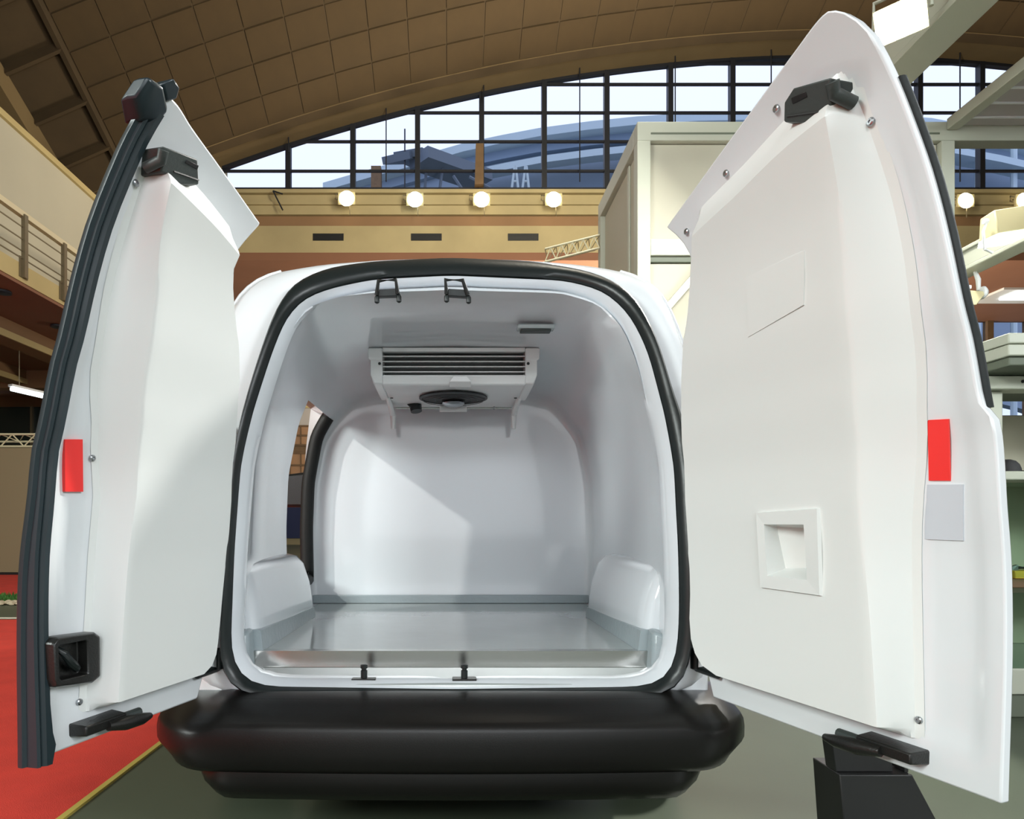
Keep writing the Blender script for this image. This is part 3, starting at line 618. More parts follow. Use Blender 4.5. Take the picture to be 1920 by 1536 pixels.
for s_ in (-1, 1):
    ks = [k for k in range(NA) if s_*BO[k][0] > .62 and 1.25 < BO[k][1] < 2.035]
    ks.sort(key=lambda k: BO[k][1])
    obj('rear_gutter', MB().tube([Vector((BO[k][0]*1.008, lean(BO[k][1])+.055, BO[k][1]+.006)) for k in ks], .011, 8), M['paint'], van, smooth=60)
# weatherstrip round the opening
prof = [(0, .02), (-.02, -.015), (.06, -.045), (.30, -.060), (.60, -.056), (.85, -.040), (1.0, -.012), (1.0, .03)]
obj('opening_seal', MB().loft([on(mix(SO, SI, t), dy) for t, dy in prof], True, False, True), M['rubber'], van, smooth=60)
# insulated liner
def liner(y):
    zc = tab([(.3, 1.868), (.8, 1.83), (1.52, 1.745)], y); w = tab([(.3, .955), (.7, .985), (1.52, 1.0)], y)
    P = [(0, zc), (.42*w, zc-.008), (.56*w, zc-.045), (.655*w, zc-.145), (.725*w, 1.50), (.775*w, 1.25), (.785*w, 1.0), (.780*w, .75), (.775*w, .52), (.72*w, .50), (0, .50)]
    P = P+[(-x, z) for x, z in P[-2:0:-1]]
    return star(P)
def inset(L, d): return [(x*(1-d/max(.3, math.hypot(x, z-CZ))), CZ+(z-CZ)*(1-d/max(.3, math.hypot(x, z-CZ)))) for x, z in L]
lr = [on(SI, -.02), on(inset(SI, .004), -.012), on(inset(SI, .018), .01), on(inset(SI, .024), .05)]
A = inset(SI, .03)
def blend(y, t): 
    Lq = liner(max(.3, y)); 
    return [Vector((lerp(a[0], b[0], t), lerp(lean(a[1])+.05, y, t) , lerp(a[1], b[1], t))) for a, b in zip(A, Lq)]
lr += [blend(.14, .22), blend(.22, .55), blend(.34, .9), blend(.46, 1.0)]
kl = len(lr)
lys = [.62, Y0, 1.1, 1.28, Y1]
lr += [flat(smooth_loop(liner(y), 1), y) for y in lys]
EL = smooth_loop(liner(1.52), 1)
lr += [flat(inset(EL, .004), 1.495), flat(inset(EL, .016), 1.514), flat(inset(EL, .04), 1.52), flat(inset(EL, .12), 1.521), [Vector((x*.6, 1.522, CZ+(z-CZ)*.6)) for x, z in EL], [Vector((x*.02, 1.522, CZ+(z-CZ)*.02)) for x, z in EL], [Vector((x*.0005, 1.522, CZ+(z-CZ)*.0005)) for x, z in EL]]
lb = MB().loft(lr, True, False, False, skip=lambda i, k: kl+1 <= i < kl+4 and k in HS and (k+1) % NA in HS)
lin = obj('cargo_liner', lb, M['liner'], van, smooth=55)
# jamb of the side opening and its black seal
hk = sorted(HS)
lsec = {y: smooth_loop(liner(y), 1) for y in lys}
ys = [Y0, 1.1, 1.28, Y1]
edge_i = [Vector((lsec[Y0][k][0], Y0, lsec[Y0][k][1])) for k in hk]+[Vector((lsec[y][hk[-1]][0], y, lsec[y][hk[-1]][1])) for y in ys[1:3]]+[Vector((lsec[Y1][k][0], Y1, lsec[Y1][k][1])) for k in hk[::-1]]+[Vector((lsec[y][hk[0]][0], y, lsec[y][hk[0]][1])) for y in ys[2:0:-1]]
def be(k, y): x, z = BO[k]; return Vector((x*1.012, y, z+.012*(z > 1.3)))
yo = body_y[1:5]
edge_o = [be(k, Y0) for k in hk]+[be(hk[-1], y) for y in yo[1:3]]+[be(k, yo[3]) for k in hk[::-1]]+[be(hk[0], y) for y in yo[2:0:-1]]
mid = [p.lerp(q, .5) for p, q in zip(edge_i, edge_o)]
obj('side_jamb', MB().loft([edge_i, mid, edge_o]), M['paint'], van, smooth=50)
nh = len(hk)
sp_ = [p.lerp(q, .10)+Vector((0, -.014, 0)) for p, q in zip(edge_i, edge_o)]
far_pts = sp_[nh-2:nh+2+nh]
obj('side_seal', MB().tube([p.lerp(sp_[(nh//2+nh) % len(sp_)], 0) for p in far_pts], .036, 10), M['pad'], van, smooth=60)
# cargo floor, sealant skirting, steel nosing
FZ = .581
obj('cargo_floor', MB().box(-.735, .742, .125, 1.515, .51, FZ), M['floorgrey'], van, bevel=.003)
sk = MB().box(-.765, .765, 1.497, 1.512, FZ+.0005, FZ+.047)
obj('floor_skirting', sk, M['skirt'], van, bevel=.004)
for s_ in (-1, 1):
    obj('floor_skirting', MB().hexa([(s_*.645, .985, FZ+.0005), (s_*.70, .985, FZ+.0005), (s_*.70, .13, FZ+.0005), (s_*.655, .13, FZ+.0005)],
        [(s_*.651, .983, FZ+.046), (s_*.70, .983, FZ+.046), (s_*.70, .13, FZ+.075), (s_*.664, .13, FZ+.072)]), M['skirt'], van)
    obj('floor_skirting', MB().hexa([(s_*.68, .06, .50), (s_*.735, .035, .50), (s_*.742, .16, .52), (s_*.68, .14, .52)], [(s_*.69, .07, .66), (s_*.735, .045, .645), (s_*.742, .16, .655), (s_*.69, .13, .665)]), M['skirt'], van, bevel=.012)
obj('sill_nosing', MB().hexa([(-.69, .118, .518), (.715, .118, .518), (.715, .124, .518), (-.69, .124, .518)], [(-.70, .116, FZ+.003), (.725, .116, FZ+.003), (.725, .15, FZ+.003), (-.70, .15, FZ+.003)]), M['steel'], van, label='brushed steel sill nosing')
obj('sill_step', MB().hexa([(-.67, .004, .478), (.685, .004, .478), (.72, .117, .48), (-.70, .117, .48)], [(-.655, .004, .5065), (.67, .004, .5065), (.705, .117, .527), (-.69, .117, .527)]), M['floorgrey'], van, bevel=.004)
obj('sill_step', MB().hexa([(-.60, -.022, .489), (.63, -.022, .489), (.63, .02, .489), (-.60, .02, .489)], [(-.61, -.018, .500), (.64, -.018, .500), (.655, .02, .5085), (-.64, .02, .5085)]), M['floorgrey'], van, bevel=.003)
# boxed wheel arches inside
for s_ in (-1, 1):
    secs = []
    for y, k in ((.13, .0), (.145, .55), (.18, .9), (.24, 1), (.6, 1), (.88, 1), (.94, .96), (.968, .85), (.975, .6)):
        xi = .672 if y < .3 else .655
        tp = lerp(.868, .885, k); sh = 0 if y > .3 else lerp(.03, 0, k)
        P = [(.80, FZ), (xi+sh, FZ), (xi+sh+.004, .66), (xi+sh+.018, .75), (xi+sh+.045, tp-.045), (xi+sh+.075, tp-.010), (.77, tp), (.80, tp)]
        secs.append([Vector((s_*x, y, z)) for x, z in P])
    obj('wheel_arch_cover', MB().loft(secs, True, True), M['liner'], van, smooth=50)
# striker posts on the sill and latch loops on the header
for u in (680.5, 871):
    p = at(u, 1288, 2.19)
    sp1 = obj('striker_post', MB().lathe([(.011, .006), (.011, .03), (.008, .032), (.008, .036), (.012, .038), (.012, .048), (.006, .05)], (p.x, .018, .508), 14), M['rubber'], van)
    obj('base_plate', MB().box(p.x-.04, p.x+.04, -.0, .04, .505, .513), M['plastic'], sp1, bevel=.002)
for i_, (u, tw_) in enumerate(((728, -.06), (858, .10))):
    p = at(u, 550, 2.43); yb = p.y
    def q(a, b, dy=0): return Vector((p.x+a+tw_*.0, yb+dy, p.z+b+tw_*a*(-.6)))
    sk_ = .012 if i_ else 0
    lk = obj('latch_striker', MB().tube([q(-.040, -.012, -.02), q(-.032-sk_, .034, -.035), q(.030-sk_, .036, -.035), q(.036, -.010, -.02)], .0078, 8), M['pad'], van)
    obj('bracket', MB().hexa([q(-.036, -.016, -.016), q(.036, -.016, -.016), q(.036, -.012, .02), q(-.036, -.012, .02)], [q(-.034, .008, -.02), q(.034, .008, -.02), q(.034, .012, .02), q(-.034, .012, .02)]), M['rubber'], lk, bevel=.002)
    for s_ in (-1, 1): obj('bolt', MB().lathe([(.004, -.022), (.009, -.018), (.009, .0), (.004, .01)], q(s_*.040, -.018, -.012), 10, 'z'), M['rubber'], lk)
# evaporator unit under the liner roof
EZ = 3.0; ey0 = CAM.y+EZ; ez0, ez1 = 1.664, 1.812
ex0, ex1 = at(690, 0, EZ).x, at(1012, 0, EZ).x; fx0, fx1 = at(717, 0, EZ).x, at(985, 0, EZ).x
ev = obj('evaporator', MB().hexa([(fx0, ey0+.10, ez0), (fx1, ey0+.10, ez0), (fx1, ey0+.56, ez0-.005), (fx0, ey0+.56, ez0-.005)], [(fx0, ey0+.10, ez1+.01), (fx1, ey0+.10, ez1+.01), (fx1, ey0+.56, ez1-.055), (fx0, ey0+.56, ez1-.055)]), M['dkgrey'], van)
obj('drip_tray', MB().hexa([(fx0-.005, ey0+.02, ez0-.012), (fx1+.005, ey0+.02, ez0-.012), (fx1+.0, ey0+.55, ez0-.02), (fx0, ey0+.55, ez0-.02)], [(fx0-.005, ey0, ez0+.032), (fx1+.005, ey0, ez0+.032), (fx1, ey0+.55, ez0-.001), (fx0, ey0+.55, ez0-.001)]), M['alu'], ev, bevel=.008)
for (a, b), s_ in (((ex0, fx0), -1), ((fx1, ex1), 1)):
    o_, i_ = (a, b) if s_ < 0 else (b, a)
    prof_ = [(ey0-.006, ez1+.004), (ey0-.008, ez1-.05), (ey0-.004, ez1-.055), (ey0+.002, ez0+.03), (ey0+.02, ez0-.004), (ey0+.06, ez0-.014), (ey0+.36, ez0-.02), (ey0+.36, ez1-.02)]
    def xo(z): return o_-s_*(.0 if z > ez1-.052 else .008+(.05 if z < ez0+.0 else 0)*.3)
    obj('end_cap', MB().loft([[Vector((xo(z), y, z)) for y, z in prof_], [Vector((i_, y, z)) for y, z in prof_]], True, True), M['alu'], ev, bevel=.006)
    obj('screw', MB().lathe([(.001, -.004), (.006, -.003), (.007, .001)], ((i_+s_*.012), ey0-.008, ez1-.068), 8, 'y'), M['black'], ev)
    obj('hanger', MB().tube([(i_+s_*.005, ey0+.30, ez0-.01), (i_-s_*.0, ey0+.48, ez0-.045), (i_-s_*.0, ey0+.545, ez0-.06), (i_-s_*.003, ey0+.55, ez0-.135)], [.012, .016, .016, .013], 10), M['alu'], ev)
    obj('rivet', MB().lathe([(.007, -.004), (.008, 0)], (i_-s_*.018, ey0+.27, ez0-.0215), 8), M['dkgrey'], ev)
for k in range(5):
    z_ = ez0+.045+k*.0235
    obj('slat', MB().hexa([(fx0, ey0+.012, z_), (fx1, ey0+.012, z_), (fx1, ey0+.05, z_+.004), (fx0, ey0+.05, z_+.004)], [(fx0, ey0+.012, z_+.0045), (fx1, ey0+.012, z_+.0045), (fx1, ey0+.05, z_+.0085), (fx0, ey0+.05, z_+.0085)]), M['alu'], ev)
obj('top_bar', MB().box(fx0, fx1, ey0+.0, ey0+.03, ez1-.012, ez1+.006), M['alu'], ev, bevel=.003)
obj('tray_tab', MB().hexa([(fx0+.30, ey0-.006, ez0+.0), (fx0+.40, ey0-.006, ez0+.0), (fx0+.40, ey0+.03, ez0-.02), (fx0+.30, ey0+.03, ez0-.02)], [(fx0+.32, ey0-.006, ez0+.026), (fx0+.38, ey0-.006, ez0+.026), (fx0+.38, ey0+.03, ez0+.026), (fx0+.32, ey0+.03, ez0+.026)]), M['alu'], ev, bevel=.003)
fc = Vector((at(850, 0, 3.28).x, CAM.y+3.28, ez0-.021))
fanr = .168
fan = MB().lathe([(fanr*.99, .0), (fanr, -.004), (fanr-.012, -.006), (fanr-.014, .0), (fanr*.99, .0)], fc, 36)
fo = obj('fan', MB().lathe([(fanr, .0004), (fanr, -.002), (.01, -.002), (.01, .0004)], fc, 36), M['black'], ev)
def sub(name, mb, m, **k): return obj(name, mb, M[m], ev, **k)
sub('fan_ring', fan, 'rubber')
gm = MB()
for r_ in (.06, .09, .12, .15):
    gm.tube([fc+Vector((r_*math.cos(a*.2618), r_*math.sin(a*.2618), -.012)) for a in range(24)], .0016, 5, closed=True)
sub('fan_guard', gm, 'rubber', smooth=60)
sub('fan_motor', MB().lathe([(.05, -.003), (.058, -.012), (.05, -.022), (.03, -.03), (.005, -.032)], fc+Vector((0, .08, 0)), 24), 'screw')
sub('motor_bracket', MB().box(fc.x-.07, fc.x+.07, fc.y+.155, fc.y+.17, ez0-.062, ez0-.03), 'alu', bevel=.003)
sub('pipe', MB().tube([(fx0+.02, fc.y+.19, ez0-.038), (fx1-.02, fc.y+.19, ez0-.038)], .0045, 8), 'steel')
for x_ in (fx0+.10, fx1-.11): sub('pipe_clip', MB().lathe([(.004, -.006), (.009, -.004), (.009, .004), (.004, .006)], (x_, fc.y+.19, ez0-.038), 10, 'x'), 'screw')
hc = at(781, 757, 3.47)
sub('drain_hose', MB().tube([hc+Vector((-.045, 0, .006)), hc+Vector((-.02, 0, -.002)), hc+Vector((-.004, -.004, -.016)), hc+Vector((.0, -.01, -.042))], [.012, .024, .033, .030], 14), 'rubber', smooth=60)
# cargo lamp
lc = at(1004, 618, 2.72)
cl = obj('cargo_lamp', MB().box(lc.x-.076, lc.x+.076, lc.y-.03, lc.y+.03, lc.z-.002, lc.z+.016), M['lampglass'], van, bevel=.006, label='slim lamp with a pale lens')
obj('lens', MB().box(lc.x-.062, lc.x+.062, lc.y-.022, lc.y+.022, lc.z-.012, lc.z-.0021), M['dkgrey'], cl, bevel=.004)
# ------------------------------------------------------------------ rear doors
TH = math.radians(17.3)
class Door:
    def __init__(s, hx, sg): s.hx = hx; s.sg = sg; s.d = Vector((sg*math.sin(TH), -math.cos(TH), 0)); s.n = Vector((-sg*math.cos(TH), -math.sin(TH), 0))
    def P(s, a, n, z): return Vector((s.hx, 0, z))+s.d*a+s.n*(lean(z)+n)
DR, DL = Door(.80, 1), Door(-.757, -1)
def build_door(D, W, hinge, ztop, plug_h, plug_c, plug_f, plug_t, hole_, label, free_hi=None):
    zb = .474; NS, NT = 64, 50
    def sm(a, b, x): t_ = max(0, min(1, (x-a)/(b-a))); return t_*t_*(3-2*t_)
    def relief(s_, z):
        f_ = stab(plug_f, z); return -.008*sm(f_+.008, f_+.034, s_)*(1-sm(W-.05, W-.015, s_))*max(0, min(1, (1.82-z)/.2))*sm(.53, .60, z)
    def skin(off):
        g = []
        for j in range(NT+1):
            t = j/NT; row = []
            for i in range(NS+1):
                a = i/NS
                s_est = lerp(.2, W, a); z = lerp(zb, stab(ztop, s_est), t)
                lo = stab(hinge, z)
                hi = W if free_hi is None else tab(free_hi, z)
                s_ = lerp(lo, hi, a)
                edge = min(i, NS-i, j, NT-j)
                row.append(D.P(s_, off+(relief(s_, z) if off == 0 else 0), z))
            g.append(row)
        return g
    fi, fo_ = skin(0), skin(-.024)
    m = MB()
    b = 0
    for g in (fi, fo_):
        for r in g: m.v += r
    w = NS+1; tot = (NT+1)*w
    for j in range(NT):
        for i in range(NS):
            m.f.append((j*w+i, j*w+i+1, (j+1)*w+i+1, (j+1)*w+i)); m.f.append((tot+j*w+i, tot+(j+1)*w+i, tot+(j+1)*w+i+1, tot+j*w+i+1))
    for i in range(NS):
        m.f.append((i, tot+i, tot+i+1, i+1)); q_ = NT*w; m.f.append((q_+i, q_+i+1, tot+q_+i+1, tot+q_+i))
    for j in range(NT):
        m.f.append((j*w, (j+1)*w, tot+(j+1)*w, tot+j*w)); m.f.append((j*w+NS, tot+j*w+NS, tot+(j+1)*w+NS, (j+1)*w+NS))
    door = obj('rear_door', m, M['paint'], van, smooth=40, bevel=.006, label=label)
    # insulated inner panel
    hs0, hs1, hz0, hz1 = hole_ if hole_ else (.30, .36, .9, 1.0)
    fz = [.572, .590, .62, .66, .72, .80, hz0, (hz0+hz1)/2, hz1, 1.1, 1.16, 1.22, 1.28, 1.34, 1.40, 1.46, 1.52, 1.56]
    nup = 9
    T = .08
    def col_s(z, zc_):
        h, c_, f_ = stab(plug_h, z), stab(plug_c, z), stab(plug_f, z)
        mids = [lerp(h, hs0, k/4) for k in (1, 2, 3)]+[hs0, (hs0+hs1)/2, hs1]+[lerp(hs1, c_, k/6) for k in range(1, 6)]
        r = .008
        return [(h-.025, -.001), (h-.012, T*.25), (h-.003, T-.018), (h+.002, T-.006), (h+r, T)]+[(x_, T) for x_ in mids]+[(c_-.007, T), (c_, T-.0015), (lerp(c_, f_, .1), T*.92), (lerp(c_, f_, .5), T*.55), (lerp(c_, f_, .85), T*.17), (f_, T*.03), (f_+.02, -.001)]
    rowsz = []
    for z in fz: rowsz.append((z, None))
    for k in range(1, nup+1): rowsz.append((1.56, k/nup))
    R = []
    def mk(zf, drop):
        row = []
        base = col_s(zf if not callable(zf) else 1.70, None)
        return base
    grid = []
    for z, t in rowsz:
        cs = col_s(z if t is None else lerp(1.56, 1.83, t), None)
        row = []
        for (s_, n_) in cs:
            zz = z if t is None else lerp(1.56, stab(plug_t, s_), t)
            row.append((s_, n_, zz))
        grid.append(row)
    first = [(s_, n_*0-.001 if False else min(n_, T*.1)-.001, z-.022) for s_, n_, z in grid[0]]
    first2 = [(s_, n_*.75, z-.007) for s_, n_, z in grid[0]]
    last = [(s_, n_*.90, z+.010) for s_, n_, z in grid[-1]]
    last2 = [(s_, n_*.40, z+.048) for s_, n_, z in grid[-1]]; last3 = [(s_, -.002, z+.085) for s_, n_, z in grid[-1]]
    allr = [first, first2]+grid+[last, last2, last3]
    ih0, ih1 = 2+fz.index(hz0), 2+fz.index(hz1); c0 = 5+3; c1 = c0+2
    mb = MB().loft([[D.P(*p) for p in r] for r in allr], False, False, False, skip=(lambda i, k: hole_ and ih0 <= i < ih1 and c0 <= k < c1))
    pan = obj('inner_panel', mb, M['plug'], door, smooth=28, label='raised white insulated inner panel')
    return door, pan
hingeR = [(.474,.085),(.55,.055),(.62,.035),(.8,.030),(1.0,.036),(1.17,.052),(1.37,.095),(1.5,.15),(1.6,.20),(1.7,.24),(1.78,.262),(1.83,.255),(1.86,.236),(1.885,.222),(2.0,.20)]
ztopR = [(.2,1.874),(.234,1.881),(.385,1.910),(.62,1.954),(.80,1.987),(.855,1.996),(.88,1.993),(.905,1.965),(.925,1.905)]
plug_hR = [(.572,.185),(.580,.140),(.60,.105),(.63,.078),(.66,.064),(.80,.047),(1.0,.054),(1.17,.066),(1.37,.116),(1.5,.178),(1.62,.235),(1.72,.285),(1.80,.345),(1.9,.42)]
plug_cR = [(.57,.723),(.8,.700),(1.03,.686),(1.235,.703),(1.47,.742),(1.53,.752),(1.70,.79),(1.83,.822)]
plug_fR = [(.57,.752),(.8,.742),(.98,.745),(1.19,.776),(1.34,.805),(1.52,.829),(1.65,.838),(1.83,.845)]
plug_tR = [(.2,1.70),(.285,1.74),(.34,1.775),(.551,1.805),(.711,1.828),(.83,1.835)]
freeR = [(.47,.930),(1.06,.932),(1.20,.934),(1.252,.934),(1.262,.917),(1.9,.917),(2.1,.917)]
doorR, panR = build_door(DR, .917, hingeR, ztopR, plug_hR, plug_cR, plug_fR, plug_tR, (.40, .533, .886, 1.025), 'wide right rear door standing open', freeR)
hingeL = [(.474,.105),(.55,.07),(.62,.045),(.8,.040),(1.0,.038),(1.17,.05),(1.37,.09),(1.5,.14),(1.6,.185),(1.7,.22),(1.78,.235),(1.83,.222),(1.87,.205),(1.9,.195),(2.0,.19)]
ztopL = [(.19,1.894),(.214,1.898),(.414,1.934),(.565,1.960),(.62,1.972),(.66,1.975)]
plug_hL = [(.572,.165),(.580,.142),(.60,.115),(.62,.104),(.70,.084),(.85,.060),(1.0,.045),(1.2,.062),(1.39,.106),(1.49,.145),(1.62,.21),(1.72,.262),(1.8,.31),(1.9,.36)]
plug_cL = [(.567,.507),(.79,.481),(1.0,.465),(1.15,.461),(1.41,.501),(1.58,.528),(1.70,.563),(1.83,.60)]
plug_fL = [(.57,.534),(.8,.508),(1.0,.501),(1.11,.503),(1.28,.541),(1.38,.571),(1.57,.592),(1.71,.598),(1.83,.61)]
plug_tL = [(.2,1.74),(.26,1.755),(.40,1.785),(.50,1.80),(.62,1.815)]
doorL, panL = build_door(DL, .652, hingeL, ztopL, plug_hL, plug_cL, plug_fL, plug_tL, None, 'narrow left rear door standing open')
def dbox(D, s0, s1, n0, n1, z0, z1, taper=0):
    P = D.P
    return MB().hexa([P(s0, n0, z0), P(s1, n0, z0), P(s1, n0, z1), P(s0, n0, z1)], [P(s0+taper, n1, z0+taper), P(s1-taper, n1, z0+taper), P(s1-taper, n1, z1-taper), P(s0+taper, n1, z1-taper)])
def subp(name, mb, m, par, **k): return obj(name, mb, M[m], par, **k)
# grab recess in the right door
hs0, hs1, hz0, hz1 = .40, .533, .886, 1.025
P = DR.P; fr = MB()
o_ = [(.372, .851), (.572, .849), (.580, 1.066), (.374, 1.058)]; i_ = [(hs0, hz0), (hs1, hz0), (hs1, hz1), (hs0, hz1)]
for k in range(4):
    a, b = o_[k], o_[(k+1) % 4]; c_, d_ = i_[(k+1) % 4], i_[k]
    fr.hexa([P(a[0], .078, a[1]), P(b[0], .078, b[1]), P(c_[0], .078, c_[1]), P(d_[0], .078, d_[1])], [P(lerp(a[0], d_[0], .06), .088, lerp(a[1], d_[1], .06)), P(lerp(b[0], c_[0], .06), .088, lerp(b[1], c_[1], .06)), P(c_[0], .088, c_[1]), P(d_[0], .088, d_[1])])
hf = subp('grab_frame', fr, 'plug', doorR, smooth=30)
rc = [[(hs0, hz0), (hs1, hz0), (hs1, hz1), (hs0, hz1)]]
rec = MB()
L0 = [P(s_, .088, z_) for s_, z_ in i_]; L1 = [P(hs0+.004, .03, hz0+.02), P(hs1-.004, .012, hz0+.03), P(hs1-.004, .005, hz1-.012), P(hs0+.004, .05, hz1-.006)]
rec.loft([L0, L1]); rec.f.append((4, 5, 6, 7))
subp('grab_recess', rec, 'plug', doorR, smooth=30)
# blank pale plate on the right inner panel, reflectors, sticker
pl_ = [(.50, 1.640), (.679, 1.636), (.644, 1.529), (.458, 1.505)]
subp('blank_plate', MB().hexa([P(a, .0795, b) for a, b in pl_], [P(a, h_, b) for (a, b), h_ in zip(pl_, (.0801, .0815, .0835, .0815))]), 'plug', doorR, smooth=0)
subp('reflector', MB().hexa([P(a, -.0085, b) for a, b in ((.790, 1.121), (.835, 1.118), (.849, 1.245), (.806, 1.249))], [P(a, -.0045, b) for a, b in ((.790, 1.121), (.835, 1.118), (.849, 1.245), (.806, 1.249))]), 'red', doorR, smooth=0, label='red reflective strip')
gp = ((.770, .993), (.852, .992), (.861, 1.109), (.779, 1.113))
subp('blank_sticker', MB().hexa([P(a, -.0085, b) for a, b in gp], [P(a, -.0045, b) for a, b in gp]), 'plate', doorR, smooth=0, label='blank pale grey sticker')
PL_ = DL.P
subp('reflector', MB().hexa([PL_(a, -.0085, b) for a, b in ((.555, 1.107), (.608, 1.105), (.627, 1.229), (.577, 1.235))], [PL_(a, .0015, b) for a, b in ((.555, 1.107), (.608, 1.105), (.627, 1.229), (.577, 1.235))]), 'red', doorL, smooth=0, label='red reflective strip')
# screws
def screw(D, s_, z_, par, n_=0):
    c = D.P(s_, n_, z_); ax_ = D.n; a1_ = D.d; b1_ = Vector((0, 0, 1)); rings_ = []
    for r_, h_ in ((.0085, -.001), (.0085, .0025), (.006, .0045), (.003, .0045), (.0028, .0025)):
        rings_.append([c+ax_*h_+(a1_*math.cos(k*math.pi/5)+b1_*math.sin(k*math.pi/5))*r_ for k in range(10)])
    subp('screw', MB().loft(rings_, True, True), 'screw', par)
for s_, z_ in ((.776, 1.258), (.760, .592), (.852, 1.822), (.493, 1.893), (.689, 1.931), (.291, 1.838)): screw(DR, s_, z_, doorR, .002)
for s_, z_ in ((.625, 1.812), (.537, 1.193), (.553, .579)): screw(DL, s_, z_, doorL, .002)
# top latch brackets
def latch_bracket(D, pts, par):
    n_ = len(pts); cx_ = sum(a for a, b in pts)/n_; cz_ = sum(b for a, b in pts)/n_
    rings_ = [[D.P(lerp(a, cx_, k), h, lerp(b, cz_, k)) for a, b in pts] for h, k in ((-.004, -.04), (.05, 0), (.055, .03))]
    return subp('latch_bracket', MB().loft(rings_, True, True), 'dkgrey', par, smooth=30, bevel=.003, label='dark grey latch bracket')
latch_bracket(DR, [(.742, 1.906), (.774, 1.915), (.848, 1.893), (.823, 1.848), (.804, 1.853), (.789, 1.842), (.721, 1.881)], doorR)
subp('latch_slot', MB().hexa([DR.P(*p) for p in ((.758, .054, 1.894), (.792, .054, 1.889), (.794, .054, 1.897), (.762, .054, 1.903))], [DR.P(*p) for p in ((.758, .0575, 1.894), (.792, .0575, 1.889), (.794, .0575, 1.897), (.762, .0575, 1.903))]), 'black', doorR, bevel=.001)
subp('latch_ridge', MB().bar(DR.P(.735, .056, 1.884), DR.P(.80, .056, 1.858), .004, .003), 'black', doorR)
subp('latch_roller', MB().tube([DR.P(.846, .02, 1.855), DR.P(.842, .055, 1.868), DR.P(.848, .055, 1.885)], .013, 12), 'dkgrey', doorR)
latch_bracket(DL, [(.641, 1.874), (.607, 1.881), (.541, 1.894), (.503, 1.856), (.567, 1.827), (.588, 1.836), (.618, 1.831)], doorL)
subp('latch_slot', MB().hexa([DL.P(*p) for p in ((.57, .054, 1.872), (.53, .054, 1.876), (.532, .054, 1.884), (.57, .054, 1.879))], [DL.P(*p) for p in ((.57, .0575, 1.872), (.53, .0575, 1.876), (.532, .0575, 1.884), (.57, .0575, 1.879))]), 'black', doorL, bevel=.001)
subp('latch_ridge', MB().bar(DL.P(.512, .056, 1.861), DL.P(.588, .056, 1.846), .004, .003), 'black', doorL)
subp('latch_roller', MB().tube([DL.P(.632, .02, 1.838), DL.P(.630, .055, 1.850), DL.P(.636, .055, 1.868)], .012, 12), 'dkgrey', doorL)
# bottom latches
def bottom_latch(D, s0, s1, par):
    subp('bottom_latch', dbox(D, s0, s1, -.004, .05, .500, .533, .004), 'plastic', par, bevel=.004)
    lev = [(lerp(s0, s1, t), lerp(.505, .518, t)) for t in (-.55, -.25, .15, .5)]
    subp('latch_lever', MB().tube([D.P(a, .05+.012*math.sin(i), b) for i, (a, b) in enumerate(lev)], [.009, .016, .019, .012], 12), 'plastic', par)
    subp('latch_pin', MB().tube([D.P(s0-.06, .03, .512), D.P(s0+.03, .03, .512)], .012, 10), 'dkgrey', par)
bottom_latch(DR, .64, .785, doorR); bottom_latch(DL, .445, .585, doorL)
# handle recess on the left door
hz = MB()
out_ = [(.515, .637), (.540, .626), (.650, .640), (.655, .66), (.658, .745), (.645, .758), (.53, .752), (.512, .738)]
inn_ = [(.560, .655), (.565, .652), (.638, .655), (.641, .660), (.643, .735), (.638, .738), (.566, .738), (.560, .733)]
lp_ = [[PL_(a, .0, b) for a, b in out_], [PL_(a, .030, b) for a, b in out_], [PL_(lerp(a, c_, .2), .040, lerp(b, d_, .2)) for (a, b), (c_, d_) in zip(out_, inn_)], [PL_(a, .040, b) for a, b in inn_], [PL_(a, .008, b) for a, b in inn_]]
hz.loft(lp_); hz.f.append(tuple(range(32, 40)))
hd = subp('inner_handle', hz, 'plastic', doorL, smooth=35, bevel=.003, label='black recessed inner door handle')
subp('handle_lever', MB().tube([PL_(.632, .022, .728), PL_(.622, .034, .715), PL_(.606, .036, .69), PL_(.585, .03, .672), PL_(.572, .02, .668)], [.006, .009, .011, .010, .006], 10), 'rubber', doorL)
# black overlap seal on the left door's free edge
zs_ = [.457, .475, .50, .53, .60]+[.65+.05*i for i in range(25)]+[1.88, 1.91, 1.935]
secs = []
for z in zs_:
    w_ = .012*max(0, 1-abs(z-.50)/.05); ex = tab([(.457, .022), (.9, .012), (1.1, .002), (1.3, 0)], z)
    p_ = [(.650-w_, -.024-ex), (.684, -.027-ex), (.690, -.018-ex), (.690, -.006-ex), (.681, -.002-ex), (.679, .005), (.673, .009), (.667, .004), (.660, .014), (.648-w_, .015), (.646-w_, -.01)]
    secs.append([DL.P(a, b, z) for a, b in p_])
subp('overlap_seal', MB().loft(secs, True, True), 'seal', doorL, smooth=40, label='thick black rubber overlap seal')
capb = [(.687, 1.908), (.645, 1.922), (.640, 1.950), (.684, 1.976), (.722, 1.972), (.724, 1.935)]
secs = [[DL.P(a, n_, b+dz) for a, b in capb] for n_, dz in ((-.035, .0), (-.02, .002), (.004, 0))]+[[DL.P(lerp(a, .685, .25), .014, lerp(b, 1.945, .25)) for a, b in capb]]
subp('seal_cap', MB().loft(secs, True, True), 'seal', doorL, smooth=40, bevel=.006)
tpp = [(.686, 1.978), (.672, 1.996), (.645, 1.991), (.637, 1.975), (.655, 1.962)]
subp('top_plug', MB().loft([[DL.P(a, n_, b) for a, b in tpp] for n_ in (-.04, .006)], True, True), 'seal', doorL, bevel=.004)
